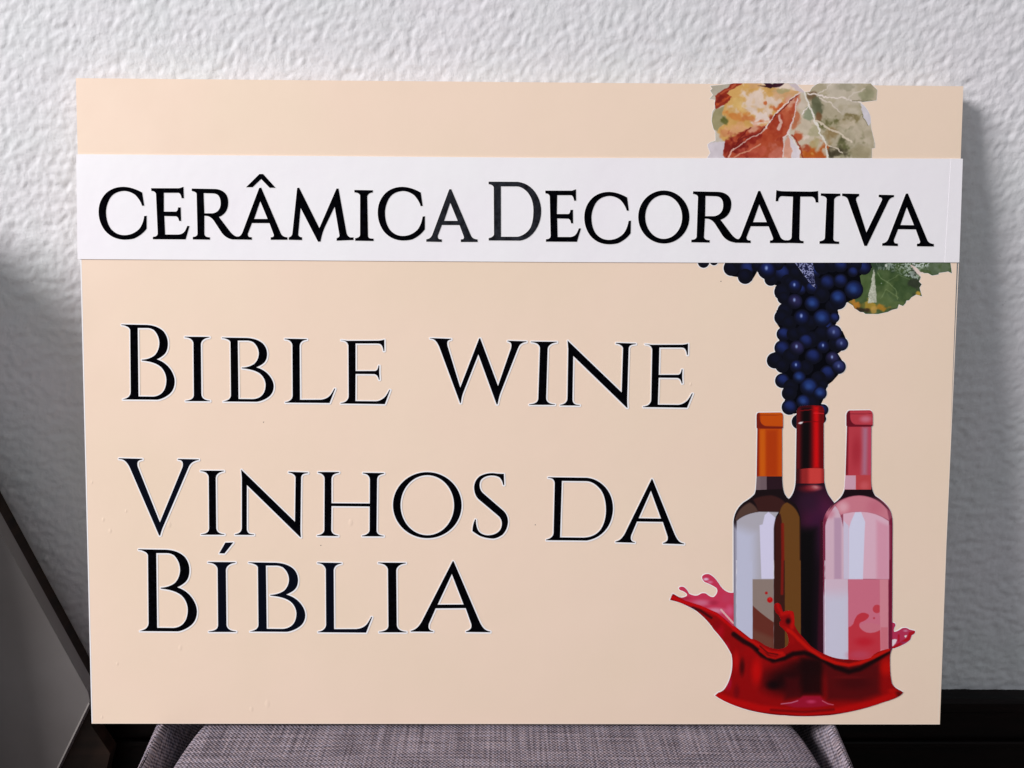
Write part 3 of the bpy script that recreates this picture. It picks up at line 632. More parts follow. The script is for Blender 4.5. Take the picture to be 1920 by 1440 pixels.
LETTERS = [
[[(35.98,373.73),(59.44,373.46),(62.36,373.15),(65.07,372.6),(67.56,371.81),(69.83,370.78),(71.89,369.5),(73.74,367.99),(74.99,366.41),(76.02,364.71),(76.82,362.87),(77.4,360.91),(77.75,358.82),(77.88,356.61),(77.74,354.42),(77.41,352.42),(76.89,350.61),(76.17,348.98),(75.25,347.55),(74.14,346.31),(73.1,345.45),(72.03,344.65),(70.93,343.91),(69.81,343.24),(68.65,342.63),(67.47,342.09),(69.83,341.23),(72.03,340.16),(74.08,338.88),(75.96,337.38),(77.69,335.67),(79.25,333.75),(80.57,331.72),(81.64,329.68),(82.46,327.65),(83.04,325.61),(83.38,323.58),(83.47,321.54),(83.18,318.85),(82.54,316.39),(81.56,314.16),(80.24,312.17),(78.58,310.4),(76.57,308.87),(75.03,307.91),(73.49,307.07),(71.96,306.36),(70.43,305.78),(68.9,305.33),(67.37,305),(35.41,305.11),(36.63,305.44),(37.74,305.8),(38.75,306.19),(39.66,306.62),(40.46,307.09),(41.16,307.58),(41.75,308.24),(42.24,308.95),(42.62,309.7),(42.9,310.48),(43.08,311.31),(43.15,312.19),(43.83,368.6),(43.65,369.33),(43.31,369.99),(42.83,370.59),(42.2,371.13),(41.42,371.6),(40.49,372),(39.74,372.35),(38.99,372.63),(38.24,372.85),(37.48,373),(36.73,373.09),(35.97,373.12)],[(50.68,370.54),(50.14,308),(63.61,307.9),(65.79,308.22),(67.77,308.81),(69.54,309.67),(71.1,310.79),(72.46,312.18),(73.61,313.84),(74.28,315.18),(74.84,316.65),(75.28,318.25),(75.6,319.97),(75.81,321.82),(75.9,323.8),(75.67,326.03),(75.19,328.13),(74.48,330.1),(73.53,331.94),(72.35,333.65),(70.92,335.24),(68.99,336.66),(66.7,337.89),(64.05,338.93),(61.04,339.77),(57.67,340.42),(53.93,340.88),(53.72,341.65),(56.12,341.88),(58.37,342.3),(60.46,342.91),(62.39,343.72),(64.17,344.71),(65.79,345.89),(67.09,347.48),(68.16,349.2),(69,351.05),(69.62,353.02),(70,355.11),(70.15,357.33),(69.95,359.55),(69.51,361.64),(68.84,363.6),(67.93,365.43),(66.79,367.13),(65.42,368.71),(64.42,369.28),(63.42,369.75),(62.41,370.12),(61.41,370.38),(60.4,370.53),(59.39,370.58)]],
[[(93.22,362.91),(115.76,362.87),(115.75,362.33),(114.42,362.09),(113.21,361.77),(112.13,361.39),(111.18,360.93),(110.35,360.4),(109.64,359.8),(109.12,359.27),(108.69,358.69),(108.35,358.08),(108.09,357.42),(107.92,356.72),(107.84,355.98),(107.58,310.15),(107.72,309.17),(107.98,308.29),(108.39,307.51),(108.93,306.81),(109.6,306.22),(110.42,305.71),(111.08,305.38),(111.81,305.09),(112.6,304.86),(113.45,304.67),(114.37,304.52),(115.36,304.43),(115.35,303.89),(92.86,303.8),(92.87,304.26),(94.2,304.44),(95.37,304.65),(96.4,304.91),(97.29,305.2),(98.02,305.53),(98.61,305.89),(99.24,306.33),(99.77,306.88),(100.18,307.53),(100.47,308.29),(100.66,309.15),(100.73,310.12),(101.1,356.71),(101.04,357.46),(100.84,358.19),(100.5,358.9),(100.03,359.58),(99.41,360.24),(98.65,360.89),(97.88,361.28),(97.05,361.62),(96.17,361.9),(95.23,362.12),(94.25,362.28),(93.21,362.38)]],
[[(127.13,362.33),(150.02,362.11),(152.86,361.85),(155.51,361.38),(157.94,360.71),(160.17,359.82),(162.19,358.73),(164,357.44),(165.24,356.09),(166.25,354.63),(167.05,353.06),(167.63,351.38),(167.98,349.6),(168.13,347.7),(168.01,345.83),(167.71,344.12),(167.21,342.57),(166.52,341.18),(165.64,339.95),(164.56,338.89),(163.56,338.15),(162.52,337.47),(161.45,336.84),(160.36,336.26),(159.24,335.74),(158.09,335.28),(160.4,334.54),(162.56,333.63),(164.56,332.53),(166.41,331.25),(168.1,329.79),(169.65,328.15),(170.94,326.41),(172,324.67),(172.82,322.94),(173.4,321.2),(173.75,319.45),(173.85,317.71),(173.59,315.41),(172.99,313.31),(172.05,311.41),(170.78,309.7),(169.17,308.19),(167.22,306.88),(165.73,306.06),(164.24,305.34),(162.75,304.74),(161.26,304.24),(159.78,303.85),(158.29,303.57),(127.14,303.65),(128.33,303.93),(129.41,304.24),(130.4,304.58),(131.28,304.94),(132.05,305.34),(132.73,305.77),(133.3,306.33),(133.77,306.93),(134.14,307.57),(134.4,308.24),(134.57,308.95),(134.63,309.7),(134.83,357.95),(134.64,358.57),(134.31,359.14),(133.84,359.65),(133.22,360.11),(132.45,360.51),(131.54,360.86),(130.81,361.15),(130.07,361.39),(129.34,361.58),(128.6,361.71),(127.86,361.79),(127.13,361.81)],[(141.5,359.61),(141.48,306.13),(154.61,306.05),(156.73,306.32),(158.65,306.83),(160.37,307.56),(161.88,308.52),(163.19,309.71),(164.3,311.13),(164.94,312.28),(165.47,313.53),(165.89,314.9),(166.19,316.37),(166.38,317.95),(166.45,319.64),(166.21,321.55),(165.73,323.34),(165.02,325.03),(164.08,326.6),(162.91,328.06),(161.51,329.42),(159.62,330.63),(157.38,331.68),(154.79,332.57),(151.84,333.29),(148.55,333.85),(144.91,334.24),(144.69,334.89),(147.03,335.09),(149.22,335.45),(151.25,335.98),(153.13,336.67),(154.85,337.52),(156.42,338.53),(157.68,339.89),(158.71,341.36),(159.52,342.94),(160.1,344.62),(160.46,346.42),(160.59,348.32),(160.37,350.21),(159.93,352),(159.25,353.68),(158.36,355.24),(157.23,356.7),(155.88,358.05),(154.9,358.54),(153.92,358.94),(152.94,359.25),(151.96,359.47),(150.97,359.6),(149.99,359.65)]],
[[(184.27,361.67),(204.57,361.38),(204.57,360.85),(203.43,360.61),(202.41,360.33),(201.5,360),(200.71,359.61),(200.03,359.18),(199.46,358.69),(199.03,358.17),(198.67,357.63),(198.38,357.07),(198.16,356.48),(198,355.88),(197.91,355.25),(197.79,305.67),(216.67,305.82),(218.51,306.09),(220.2,306.52),(221.74,307.11),(223.13,307.86),(224.38,308.78),(225.48,309.85),(226.23,310.88),(226.93,311.92),(227.59,312.97),(228.22,314.03),(228.79,315.09),(229.33,316.16),(230.09,316.01),(224.83,302.78),(184.17,302.93),(184.18,303.39),(185.39,303.61),(186.47,303.91),(187.43,304.29),(188.26,304.74),(188.97,305.27),(189.54,305.87),(190.01,306.41),(190.4,306.98),(190.7,307.6),(190.92,308.27),(191.05,308.97),(191.1,309.72),(191.29,355.61),(191.17,356.36),(190.93,357.09),(190.57,357.79),(190.1,358.48),(189.51,359.14),(188.82,359.78),(188.16,360.13),(187.47,360.43),(186.73,360.67),(185.95,360.85),(185.13,360.98),(184.26,361.06)]],
[[(235.63,360.76),(241.72,360.03),(269.91,360.31),(270.91,360.41),(271.86,360.54),(272.77,360.69),(273.64,360.87),(274.46,361.09),(275.25,361.33),(275.31,351.03),(274.47,350.87),(274.32,352.02),(274.09,353.08),(273.81,354.04),(273.46,354.91),(273.05,355.68),(272.57,356.36),(272.15,356.76),(271.64,357.08),(271.05,357.33),(270.37,357.5),(269.61,357.61),(268.76,357.64),(248.95,357.55),(248.87,332.34),(266.81,332.49),(267.64,332.78),(268.34,333.29),(268.92,334.01),(269.36,334.95),(269.68,336.11),(269.88,337.48),(270.64,337.48),(270.48,330.75),(270.93,324.62),(270.24,324.46),(269.8,325.92),(269.26,327.14),(268.62,328.11),(267.87,328.84),(267.01,329.33),(266.04,329.58),(248.86,329.66),(248.55,304.72),(267.53,304.64),(269.04,304.87),(270.51,305.29),(271.93,305.91),(273.31,306.72),(274.66,307.71),(275.95,308.9),(276.7,309.94),(277.4,310.98),(278.06,312.04),(278.68,313.11),(279.25,314.2),(279.79,315.29),(280.55,315.22),(275.56,301.98),(235,302.36),(235,302.82),(236.45,303.06),(237.73,303.39),(238.83,303.82),(239.77,304.35),(240.54,304.97),(241.13,305.69),(241.53,306.23),(241.86,306.8),(242.12,307.42),(242.3,308.09),(242.41,308.79),(242.45,309.54),(242.46,355.46),(242.3,356.2),(242.04,356.9),(241.71,357.55),(241.29,358.17),(240.78,358.73),(240.19,359.26),(239.64,359.57),(239.01,359.84),(238.29,360.07),(237.49,360.26),(236.6,360.42),(235.63,360.54)]],
[[(317.04,362.97),(336.43,362.38),(336.43,361.77),(335.55,361.58),(334.79,361.32),(334.16,361),(333.65,360.6),(333.27,360.14),(333,359.62),(332.87,358.99),(332.81,358.3),(332.84,357.54),(332.94,356.7),(333.13,355.79),(333.4,354.81),(344.86,317.56),(362.09,362.8),(363,363.11),(379.58,319.24),(391.35,353.93),(391.56,354.91),(391.68,355.8),(391.71,356.6),(391.66,357.33),(391.53,357.96),(391.31,358.51),(391.01,358.95),(390.61,359.33),(390.12,359.67),(389.54,359.96),(388.86,360.21),(388.09,360.41),(388.24,360.94),(405.45,360.49),(405.45,359.88),(404.12,359.64),(402.91,359.31),(401.83,358.89),(400.88,358.36),(400.05,357.74),(399.36,357.02),(398.98,356.47),(398.6,355.83),(398.23,355.11),(397.85,354.3),(397.48,353.4),(397.1,352.42),(381.7,312.48),(381.21,310.92),(380.76,309.31),(380.35,307.67),(379.97,305.97),(379.62,304.24),(379.31,302.46),(378.39,302.31),(361.4,348.29),(347.94,313.88),(347.35,312.31),(346.83,310.67),(346.39,308.97),(346.03,307.21),(345.74,305.38),(345.54,303.49),(344.77,303.33),(326.38,352.87),(325.73,354.56),(325.05,356.09),(324.36,357.44),(323.65,358.62),(322.91,359.64),(322.16,360.48),(321.49,361.07),(320.74,361.56),(319.92,361.96),(319.03,362.26),(318.07,362.48),(317.04,362.59)]],
[[(409.74,360.28),(433.44,360.24),(433.42,359.72),(432.02,359.48),(430.74,359.17),(429.6,358.78),(428.59,358.33),(427.71,357.81),(426.96,357.21),(426.4,356.69),(425.94,356.13),(425.57,355.52),(425.29,354.87),(425.1,354.18),(425,353.45),(423.96,308.25),(424.08,307.29),(424.35,306.42),(424.76,305.65),(425.32,304.97),(426.02,304.38),(426.87,303.88),(427.56,303.55),(428.32,303.27),(429.15,303.04),(430.04,302.85),(431.01,302.71),(432.04,302.61),(432.02,302.08),(408.38,301.99),(408.4,302.45),(409.79,302.62),(411.03,302.83),(412.12,303.08),(413.05,303.37),(413.83,303.7),(414.46,304.06),(415.13,304.49),(415.69,305.03),(416.13,305.67),(416.46,306.42),(416.66,307.27),(416.75,308.22),(417.92,354.17),(417.87,354.91),(417.68,355.63),(417.33,356.33),(416.84,357),(416.21,357.65),(415.42,358.29),(414.61,358.68),(413.74,359.01),(412.82,359.29),(411.84,359.5),(410.81,359.66),(409.73,359.76)]],
[[(443.25,361.43),(493.64,313.86),(494.31,354.02),(494.24,354.75),(494.04,355.42),(493.71,356.02),(493.25,356.56),(492.67,357.04),(491.96,357.45),(491.41,357.8),(490.8,358.11),(490.12,358.36),(489.39,358.56),(488.59,358.71),(487.72,358.81),(487.71,359.57),(505.97,359.04),(505.98,358.43),(504.81,358.3),(503.77,358.14),(502.84,357.94),(502.04,357.7),(501.35,357.42),(500.79,357.11),(500.37,356.69),(500.03,356.21),(499.77,355.67),(499.59,355.06),(499.49,354.39),(499.46,353.66),(498.74,307.56),(498.77,306.06),(498.83,304.64),(498.9,303.32),(499,302.07),(499.11,300.92),(499.25,299.85),(498.4,299.84),(448.55,347.3),(448.26,307.36),(448.34,306.38),(448.53,305.5),(448.83,304.72),(449.26,304.04),(449.81,303.46),(450.47,302.97),(451.07,302.72),(451.72,302.51),(452.44,302.34),(453.22,302.23),(454.05,302.16),(454.94,302.14),(454.95,301.53),(437.03,301.61),(437.02,302.15),(438.12,302.36),(439.11,302.63),(439.99,302.95),(440.77,303.33),(441.44,303.76),(442,304.25),(442.46,304.79),(442.85,305.37),(443.17,305.99),(443.4,306.65),(443.56,307.36),(443.64,308.11),(443.95,353.4)]],
[[(514.39,358.68),(520.49,357.95),(548.75,358.23),(549.75,358.32),(550.7,358.45),(551.62,358.6),(552.49,358.79),(553.32,359),(554.1,359.24),(554.13,348.98),(553.29,348.82),(553.13,349.96),(552.92,351.02),(552.63,351.97),(552.29,352.84),(551.88,353.61),(551.4,354.29),(550.98,354.68),(550.47,355),(549.88,355.25),(549.2,355.43),(548.44,355.53),(547.59,355.56),(527.72,355.47),(527.55,330.34),(545.54,330.5),(546.37,330.79),(547.08,331.29),(547.66,332.01),(548.11,332.95),(548.43,334.1),(548.63,335.47),(549.4,335.47),(549.21,328.76),(549.64,322.65),(548.95,322.49),(548.52,323.95),(547.98,325.16),(547.34,326.13),(546.59,326.86),(545.73,327.35),(544.76,327.59),(527.54,327.67),(527.14,302.82),(546.16,302.74),(547.67,302.97),(549.15,303.39),(550.58,304),(551.97,304.81),(553.31,305.8),(554.62,306.99),(555.37,308.02),(556.08,309.06),(556.74,310.12),(557.37,311.18),(557.95,312.26),(558.48,313.36),(559.25,313.28),(554.2,300.09),(513.55,300.47),(513.55,300.93),(515,301.16),(516.28,301.49),(517.39,301.92),(518.33,302.44),(519.1,303.07),(519.71,303.79),(520.11,304.32),(520.44,304.9),(520.7,305.51),(520.88,306.17),(521,306.88),(521.04,307.62),(521.22,353.39),(521.05,354.13),(520.8,354.82),(520.47,355.48),(520.05,356.09),(519.54,356.65),(518.95,357.18),(518.41,357.49),(517.77,357.76),(517.05,357.99),(516.25,358.18),(515.36,358.33),(514.38,358.45)]],
[[(30.84,250.86),(52.43,250.42),(52.41,249.69),(51.3,249.48),(50.34,249.2),(49.54,248.83),(48.9,248.4),(48.42,247.89),(48.09,247.31),(47.91,246.61),(47.81,245.88),(47.79,245.12),(47.85,244.33),(47.99,243.51),(48.21,242.67),(67.43,191.23),(89,242.28),(89.31,243.28),(89.51,244.23),(89.61,245.12),(89.6,245.95),(89.5,246.73),(89.29,247.44),(88.89,248.08),(88.38,248.61),(87.73,249.04),(86.96,249.36),(86.06,249.58),(85.04,249.7),(85.05,250.42),(104.22,250.17),(104.22,249.55),(102.66,249.18),(101.26,248.74),(100.01,248.25),(98.93,247.7),(98,247.1),(97.23,246.43),(96.57,245.72),(95.96,244.94),(95.41,244.11),(94.92,243.22),(94.48,242.27),(94.09,241.26),(69.69,185.72),(69.19,184.37),(68.74,183.11),(68.35,181.94),(68.02,180.86),(67.75,179.86),(67.53,178.94),(66.51,178.94),(41.54,240.58),(40.87,242.23),(40.13,243.73),(39.33,245.09),(38.48,246.3),(37.57,247.38),(36.59,248.3),(35.88,248.87),(35.06,249.33),(34.15,249.69),(33.14,249.94),(32.03,250.09),(30.82,250.14)]],
[[(105.6,239.75),(127.1,239.67),(127.1,239.13),(125.83,238.88),(124.67,238.56),(123.64,238.17),(122.73,237.71),(121.94,237.17),(121.27,236.56),(120.77,236.02),(120.36,235.44),(120.03,234.82),(119.79,234.15),(119.63,233.45),(119.55,232.7),(119.31,186.19),(119.44,185.2),(119.69,184.3),(120.08,183.51),(120.6,182.8),(121.24,182.19),(122.02,181.68),(122.65,181.34),(123.35,181.05),(124.1,180.81),(124.92,180.62),(125.79,180.47),(126.73,180.37),(126.73,179.82),(105.27,179.77),(105.27,180.24),(106.54,180.42),(107.66,180.64),(108.64,180.89),(109.49,181.18),(110.19,181.52),(110.75,181.89),(111.35,182.33),(111.85,182.89),(112.24,183.55),(112.53,184.31),(112.7,185.19),(112.77,186.17),(113.11,233.45),(113.06,234.21),(112.87,234.95),(112.55,235.67),(112.09,236.36),(111.5,237.04),(110.78,237.69),(110.04,238.09),(109.25,238.44),(108.41,238.72),(107.52,238.95),(106.58,239.11),(105.59,239.21)]],
[[(142.98,240.91),(192.11,192.21),(193.06,233.25),(192.99,234),(192.8,234.68),(192.48,235.3),(192.03,235.85),(191.47,236.34),(190.77,236.76),(190.24,237.13),(189.64,237.44),(188.98,237.7),(188.25,237.9),(187.47,238.06),(186.62,238.16),(186.61,238.94),(204.54,238.37),(204.54,237.74),(203.4,237.62),(202.37,237.45),(201.46,237.24),(200.67,237),(199.99,236.72),(199.43,236.4),(199.02,235.97),(198.69,235.48),(198.43,234.93),(198.25,234.31),(198.14,233.62),(198.11,232.87),(197.08,185.77),(197.1,184.23),(197.15,182.79),(197.21,181.43),(197.3,180.16),(197.4,178.98),(197.52,177.88),(196.69,177.88),(148.08,226.47),(147.52,185.65),(147.59,184.65),(147.77,183.75),(148.07,182.95),(148.48,182.25),(149.01,181.66),(149.66,181.16),(150.24,180.9),(150.89,180.68),(151.59,180.52),(152.35,180.4),(153.17,180.33),(154.05,180.31),(154.05,179.68),(136.45,179.79),(136.45,180.34),(137.53,180.56),(138.5,180.83),(139.37,181.16),(140.14,181.54),(140.79,181.98),(141.35,182.48),(141.81,183.03),(142.2,183.62),(142.51,184.26),(142.75,184.94),(142.91,185.66),(142.99,186.42),(143.61,232.71)]],
[[(213.81,238.84),(233.07,238.9),(233.07,238.18),(231.77,237.88),(230.62,237.56),(229.6,237.21),(228.73,236.83),(228.01,236.42),(227.42,235.99),(227.01,235.38),(226.67,234.74),(226.41,234.07),(226.22,233.36),(226.11,232.62),(226.07,231.84),(225.96,209.74),(261.4,209.62),(261.55,231.95),(261.41,232.93),(261.16,233.82),(260.82,234.61),(260.38,235.31),(259.84,235.9),(259.21,236.4),(258.66,236.72),(258.07,236.99),(257.41,237.22),(256.7,237.4),(255.93,237.54),(255.11,237.63),(255.11,238.35),(274.6,238.1),(274.59,237.48),(273.6,237.25),(272.68,236.99),(271.82,236.69),(271.04,236.36),(270.32,236),(269.67,235.6),(269.23,235.06),(268.87,234.5),(268.59,233.91),(268.39,233.29),(268.27,232.64),(268.22,231.97),(267.53,184.63),(267.57,183.89),(267.71,183.2),(267.94,182.57),(268.26,181.99),(268.67,181.46),(269.17,180.98),(269.79,180.56),(270.49,180.2),(271.26,179.91),(272.1,179.69),(273.02,179.52),(274.01,179.42),(274.01,178.8),(254.13,178.85),(254.13,179.48),(255.22,179.65),(256.21,179.89),(257.12,180.19),(257.93,180.56),(258.65,180.99),(259.28,181.48),(259.85,181.96),(260.32,182.49),(260.68,183.07),(260.94,183.71),(261.09,184.4),(261.14,185.14),(261.29,206.81),(225.95,207.03),(225.53,185.05),(225.58,184.31),(225.73,183.6),(225.99,182.94),(226.34,182.32),(226.8,181.73),(227.37,181.19),(228.01,180.77),(228.7,180.41),(229.44,180.1),(230.24,179.85),(231.09,179.67),(231.99,179.53),(231.99,178.91),(212.54,179.07),(212.54,179.59),(213.75,179.8),(214.83,180.09),(215.79,180.44),(216.62,180.86),(217.32,181.34),(217.9,181.9),(218.31,182.37),(218.65,182.86),(218.91,183.37),(219.1,183.9),(219.22,184.46),(219.26,185.04),(219.82,232.34),(219.78,233.08),(219.64,233.78),(219.42,234.44),(219.1,235.05),(218.7,235.63),(218.2,236.17),(217.65,236.65),(217.03,237.07),(216.34,237.43),(215.57,237.72),(214.72,237.95),(213.8,238.12)]],
[[(346.4,208.34),(346.26,205.31),(345.82,202.3),(345.07,199.34),(344.03,196.47),(342.7,193.71),(341.1,191.1),(339.25,188.64),(337.16,186.38),(334.85,184.32),(332.34,182.5),(329.66,180.92),(326.84,179.61),(323.89,178.58),(320.86,177.83),(317.76,177.37),(314.64,177.22),(311.51,177.36),(308.42,177.8),(305.38,178.53),(302.44,179.56),(299.61,180.85),(296.93,182.42),(294.42,184.23),(292.1,186.27),(290,188.52),(288.14,190.97),(286.54,193.57),(285.2,196.32),(284.15,199.18),(283.4,202.13),(282.94,205.14),(282.79,208.17),(282.94,211.21),(283.4,214.21),(284.16,217.16),(285.21,220.02),(286.54,222.76),(288.15,225.36),(290,227.8),(292.09,230.05),(294.4,232.09),(296.9,233.91),(299.57,235.47),(302.38,236.77),(305.32,237.8),(308.33,238.54),(311.41,239),(314.52,239.16),(317.64,239.02),(320.72,238.58),(323.74,237.86),(326.68,236.85),(329.5,235.56),(332.17,234.01),(334.68,232.22),(337,230.19),(339.1,227.95),(340.97,225.52),(342.59,222.92),(343.93,220.18),(344.99,217.33),(345.77,214.38),(346.24,211.38)],[(339.4,208.27),(339.29,205.52),(338.94,202.78),(338.36,200.1),(337.55,197.5),(336.51,195),(335.27,192.62),(333.82,190.4),(332.19,188.34),(330.39,186.48),(328.44,184.83),(326.35,183.4),(324.14,182.21),(321.85,181.27),(319.48,180.59),(317.07,180.18),(314.63,180.04),(312.2,180.17),(309.78,180.57),(307.42,181.24),(305.12,182.17),(302.91,183.34),(300.82,184.76),(298.86,186.41),(297.06,188.26),(295.42,190.3),(293.97,192.52),(292.71,194.89),(291.67,197.38),(290.85,199.98),(290.26,202.66),(289.9,205.39),(289.78,208.14),(289.9,210.89),(290.26,213.62),(290.85,216.29),(291.67,218.89),(292.71,221.38),(293.96,223.74),(295.4,225.96),(297.03,228),(298.83,229.85),(300.78,231.49),(302.87,232.91),(305.06,234.09),(307.35,235.03),(309.7,235.7),(312.1,236.11),(314.53,236.25),(316.96,236.13),(319.36,235.73),(321.72,235.07),(324.01,234.15),(326.21,232.98),(328.3,231.58),(330.26,229.94),(332.06,228.1),(333.7,226.07),(335.16,223.86),(336.42,221.51),(337.47,219.02),(338.3,216.43),(338.9,213.75),(339.27,211.03)]],
[[(385.36,237.82),(385.84,227.44),(384.81,227.44),(384.51,228.84),(384.11,230.15),(383.6,231.35),(382.99,232.46),(382.28,233.47),(381.47,234.38),(380.4,234.95),(379.23,235.41),(377.99,235.77),(376.66,236.03),(375.24,236.18),(373.74,236.23),(371.92,236.04),(370.24,235.7),(368.68,235.2),(367.26,234.55),(365.97,233.74),(364.81,232.78),(364.25,232.04),(363.79,231.22),(363.44,230.31),(363.19,229.31),(363.04,228.23),(362.99,227.06),(363.09,225.7),(363.35,224.41),(363.79,223.17),(364.39,221.98),(365.17,220.86),(366.12,219.79),(385.3,203.18),(386.57,201.74),(387.61,200.18),(388.43,198.5),(389.02,196.7),(389.37,194.79),(389.5,192.76),(389.24,190.39),(388.74,188.17),(388.01,186.09),(387.04,184.16),(385.85,182.37),(384.43,180.73),(382.9,179.69),(381.4,178.82),(379.92,178.12),(378.48,177.6),(377.06,177.23),(375.67,177.04),(373.31,177.2),(371.07,177.46),(368.95,177.84),(366.94,178.32),(365.04,178.92),(363.26,179.63),(362.06,180.33),(360.89,181.04),(359.76,181.77),(358.65,182.5),(357.57,183.25),(356.52,184.01),(356.58,186),(356.79,187.95),(357.14,189.86),(357.63,191.72),(358.26,193.53),(359.04,195.29),(359.66,194.77),(359.7,192.9),(359.85,191.12),(360.13,189.42),(360.53,187.81),(361.04,186.29),(361.68,184.85),(362.65,183.56),(363.81,182.48),(365.18,181.6),(366.75,180.92),(368.52,180.44),(370.48,180.17),(372.32,180.25),(374.04,180.47),(375.64,180.84),(377.13,181.35),(378.51,182),(379.76,182.81),(380.96,183.77),(381.95,184.9),(382.74,186.21),(383.31,187.69),(383.68,189.35),(383.84,191.18),(383.74,192.54),(383.47,193.82),(383.04,195.04),(382.43,196.19),(381.64,197.26),(380.69,198.27),(362.03,214.06),(360.77,215.53),(359.73,217.18),(358.92,218.99),(358.34,220.98),(357.98,223.15),(357.85,225.49),(358.13,227.49),(358.63,229.35),(359.37,231.07),(360.33,232.65),(361.52,234.08),(362.95,235.36),(364.71,236.32),(366.59,237.1),(368.59,237.72),(370.7,238.15),(372.93,238.42),(375.27,238.51),(376.98,238.3),(378.68,238.12),(380.37,237.98),(382.04,237.89),(383.71,237.83),(385.36,237.82)]],
[[(426.26,234.83),(462.34,234.52),(465.54,234.03),(468.61,233.16),(471.53,231.9),(474.32,230.26),(476.97,228.24),(479.49,225.84),(481.74,222.97),(483.59,219.9),(485.05,216.62),(486.1,213.13),(486.76,209.44),(487.02,205.54),(486.77,201.99),(486.26,198.63),(485.49,195.48),(484.45,192.53),(483.16,189.78),(481.6,187.23),(479.25,184.29),(476.61,181.73),(473.68,179.57),(470.45,177.81),(466.93,176.44),(463.12,175.46),(425.11,175.69),(425.11,176.32),(426.32,176.63),(427.42,177.02),(428.41,177.48),(429.28,178),(430.03,178.6),(430.66,179.26),(431.07,179.82),(431.4,180.43),(431.65,181.1),(431.83,181.82),(431.94,182.61),(431.96,183.45),(432.61,228.82),(432.56,229.66),(432.41,230.44),(432.17,231.16),(431.85,231.82),(431.43,232.43),(430.92,232.97),(430.36,233.36),(429.71,233.67),(428.98,233.93),(428.16,234.12),(427.25,234.25),(426.27,234.31)],[(439.18,231.44),(438.02,178.44),(459.97,178.28),(463.43,178.65),(466.57,179.4),(469.39,180.53),(471.89,182.03),(474.06,183.92),(475.92,186.17),(477.31,188.71),(478.45,191.41),(479.35,194.29),(479.99,197.34),(480.38,200.56),(480.53,203.96),(480.33,207.97),(479.88,211.66),(479.15,215.04),(478.17,218.09),(476.91,220.82),(475.4,223.23),(473.27,225.61),(471.09,227.58),(468.86,229.14),(466.58,230.28),(464.25,231),(461.87,231.3)]],
[[(522.14,232.73),(522.74,233.77),(523.47,232.94),(544.39,182.67),(545.29,180.7),(546.19,178.98),(547.08,177.51),(547.97,176.29),(548.85,175.32),(549.73,174.61),(550.43,174.19),(551.11,173.83),(551.78,173.54),(552.43,173.31),(553.08,173.14),(553.71,173.04),(553.72,172.31),(534.19,172.89),(534.18,173.52),(535.16,173.81),(536.01,174.17),(536.76,174.6),(537.38,175.12),(537.89,175.7),(538.28,176.36),(538.41,177.05),(538.48,177.71),(538.5,178.33),(538.46,178.93),(538.36,179.5),(538.21,180.04),(533.61,193.33),(509.46,193.58),(504.18,180.48),(504.01,179.48),(503.93,178.56),(503.94,177.73),(504.06,176.99),(504.27,176.33),(504.57,175.76),(504.95,175.34),(505.39,174.98),(505.89,174.69),(506.44,174.46),(507.04,174.3),(507.71,174.2),(507.72,173.57),(489.77,174.05),(489.76,174.68),(491.03,175.03),(492.23,175.53),(493.34,176.16),(494.38,176.93),(495.34,177.84),(496.23,178.89),(496.89,179.79),(497.52,180.76),(498.13,181.78),(498.7,182.85),(499.24,183.99),(499.76,185.18)],[(522,222.63),(510.96,196.72),(531.89,196.46)]],
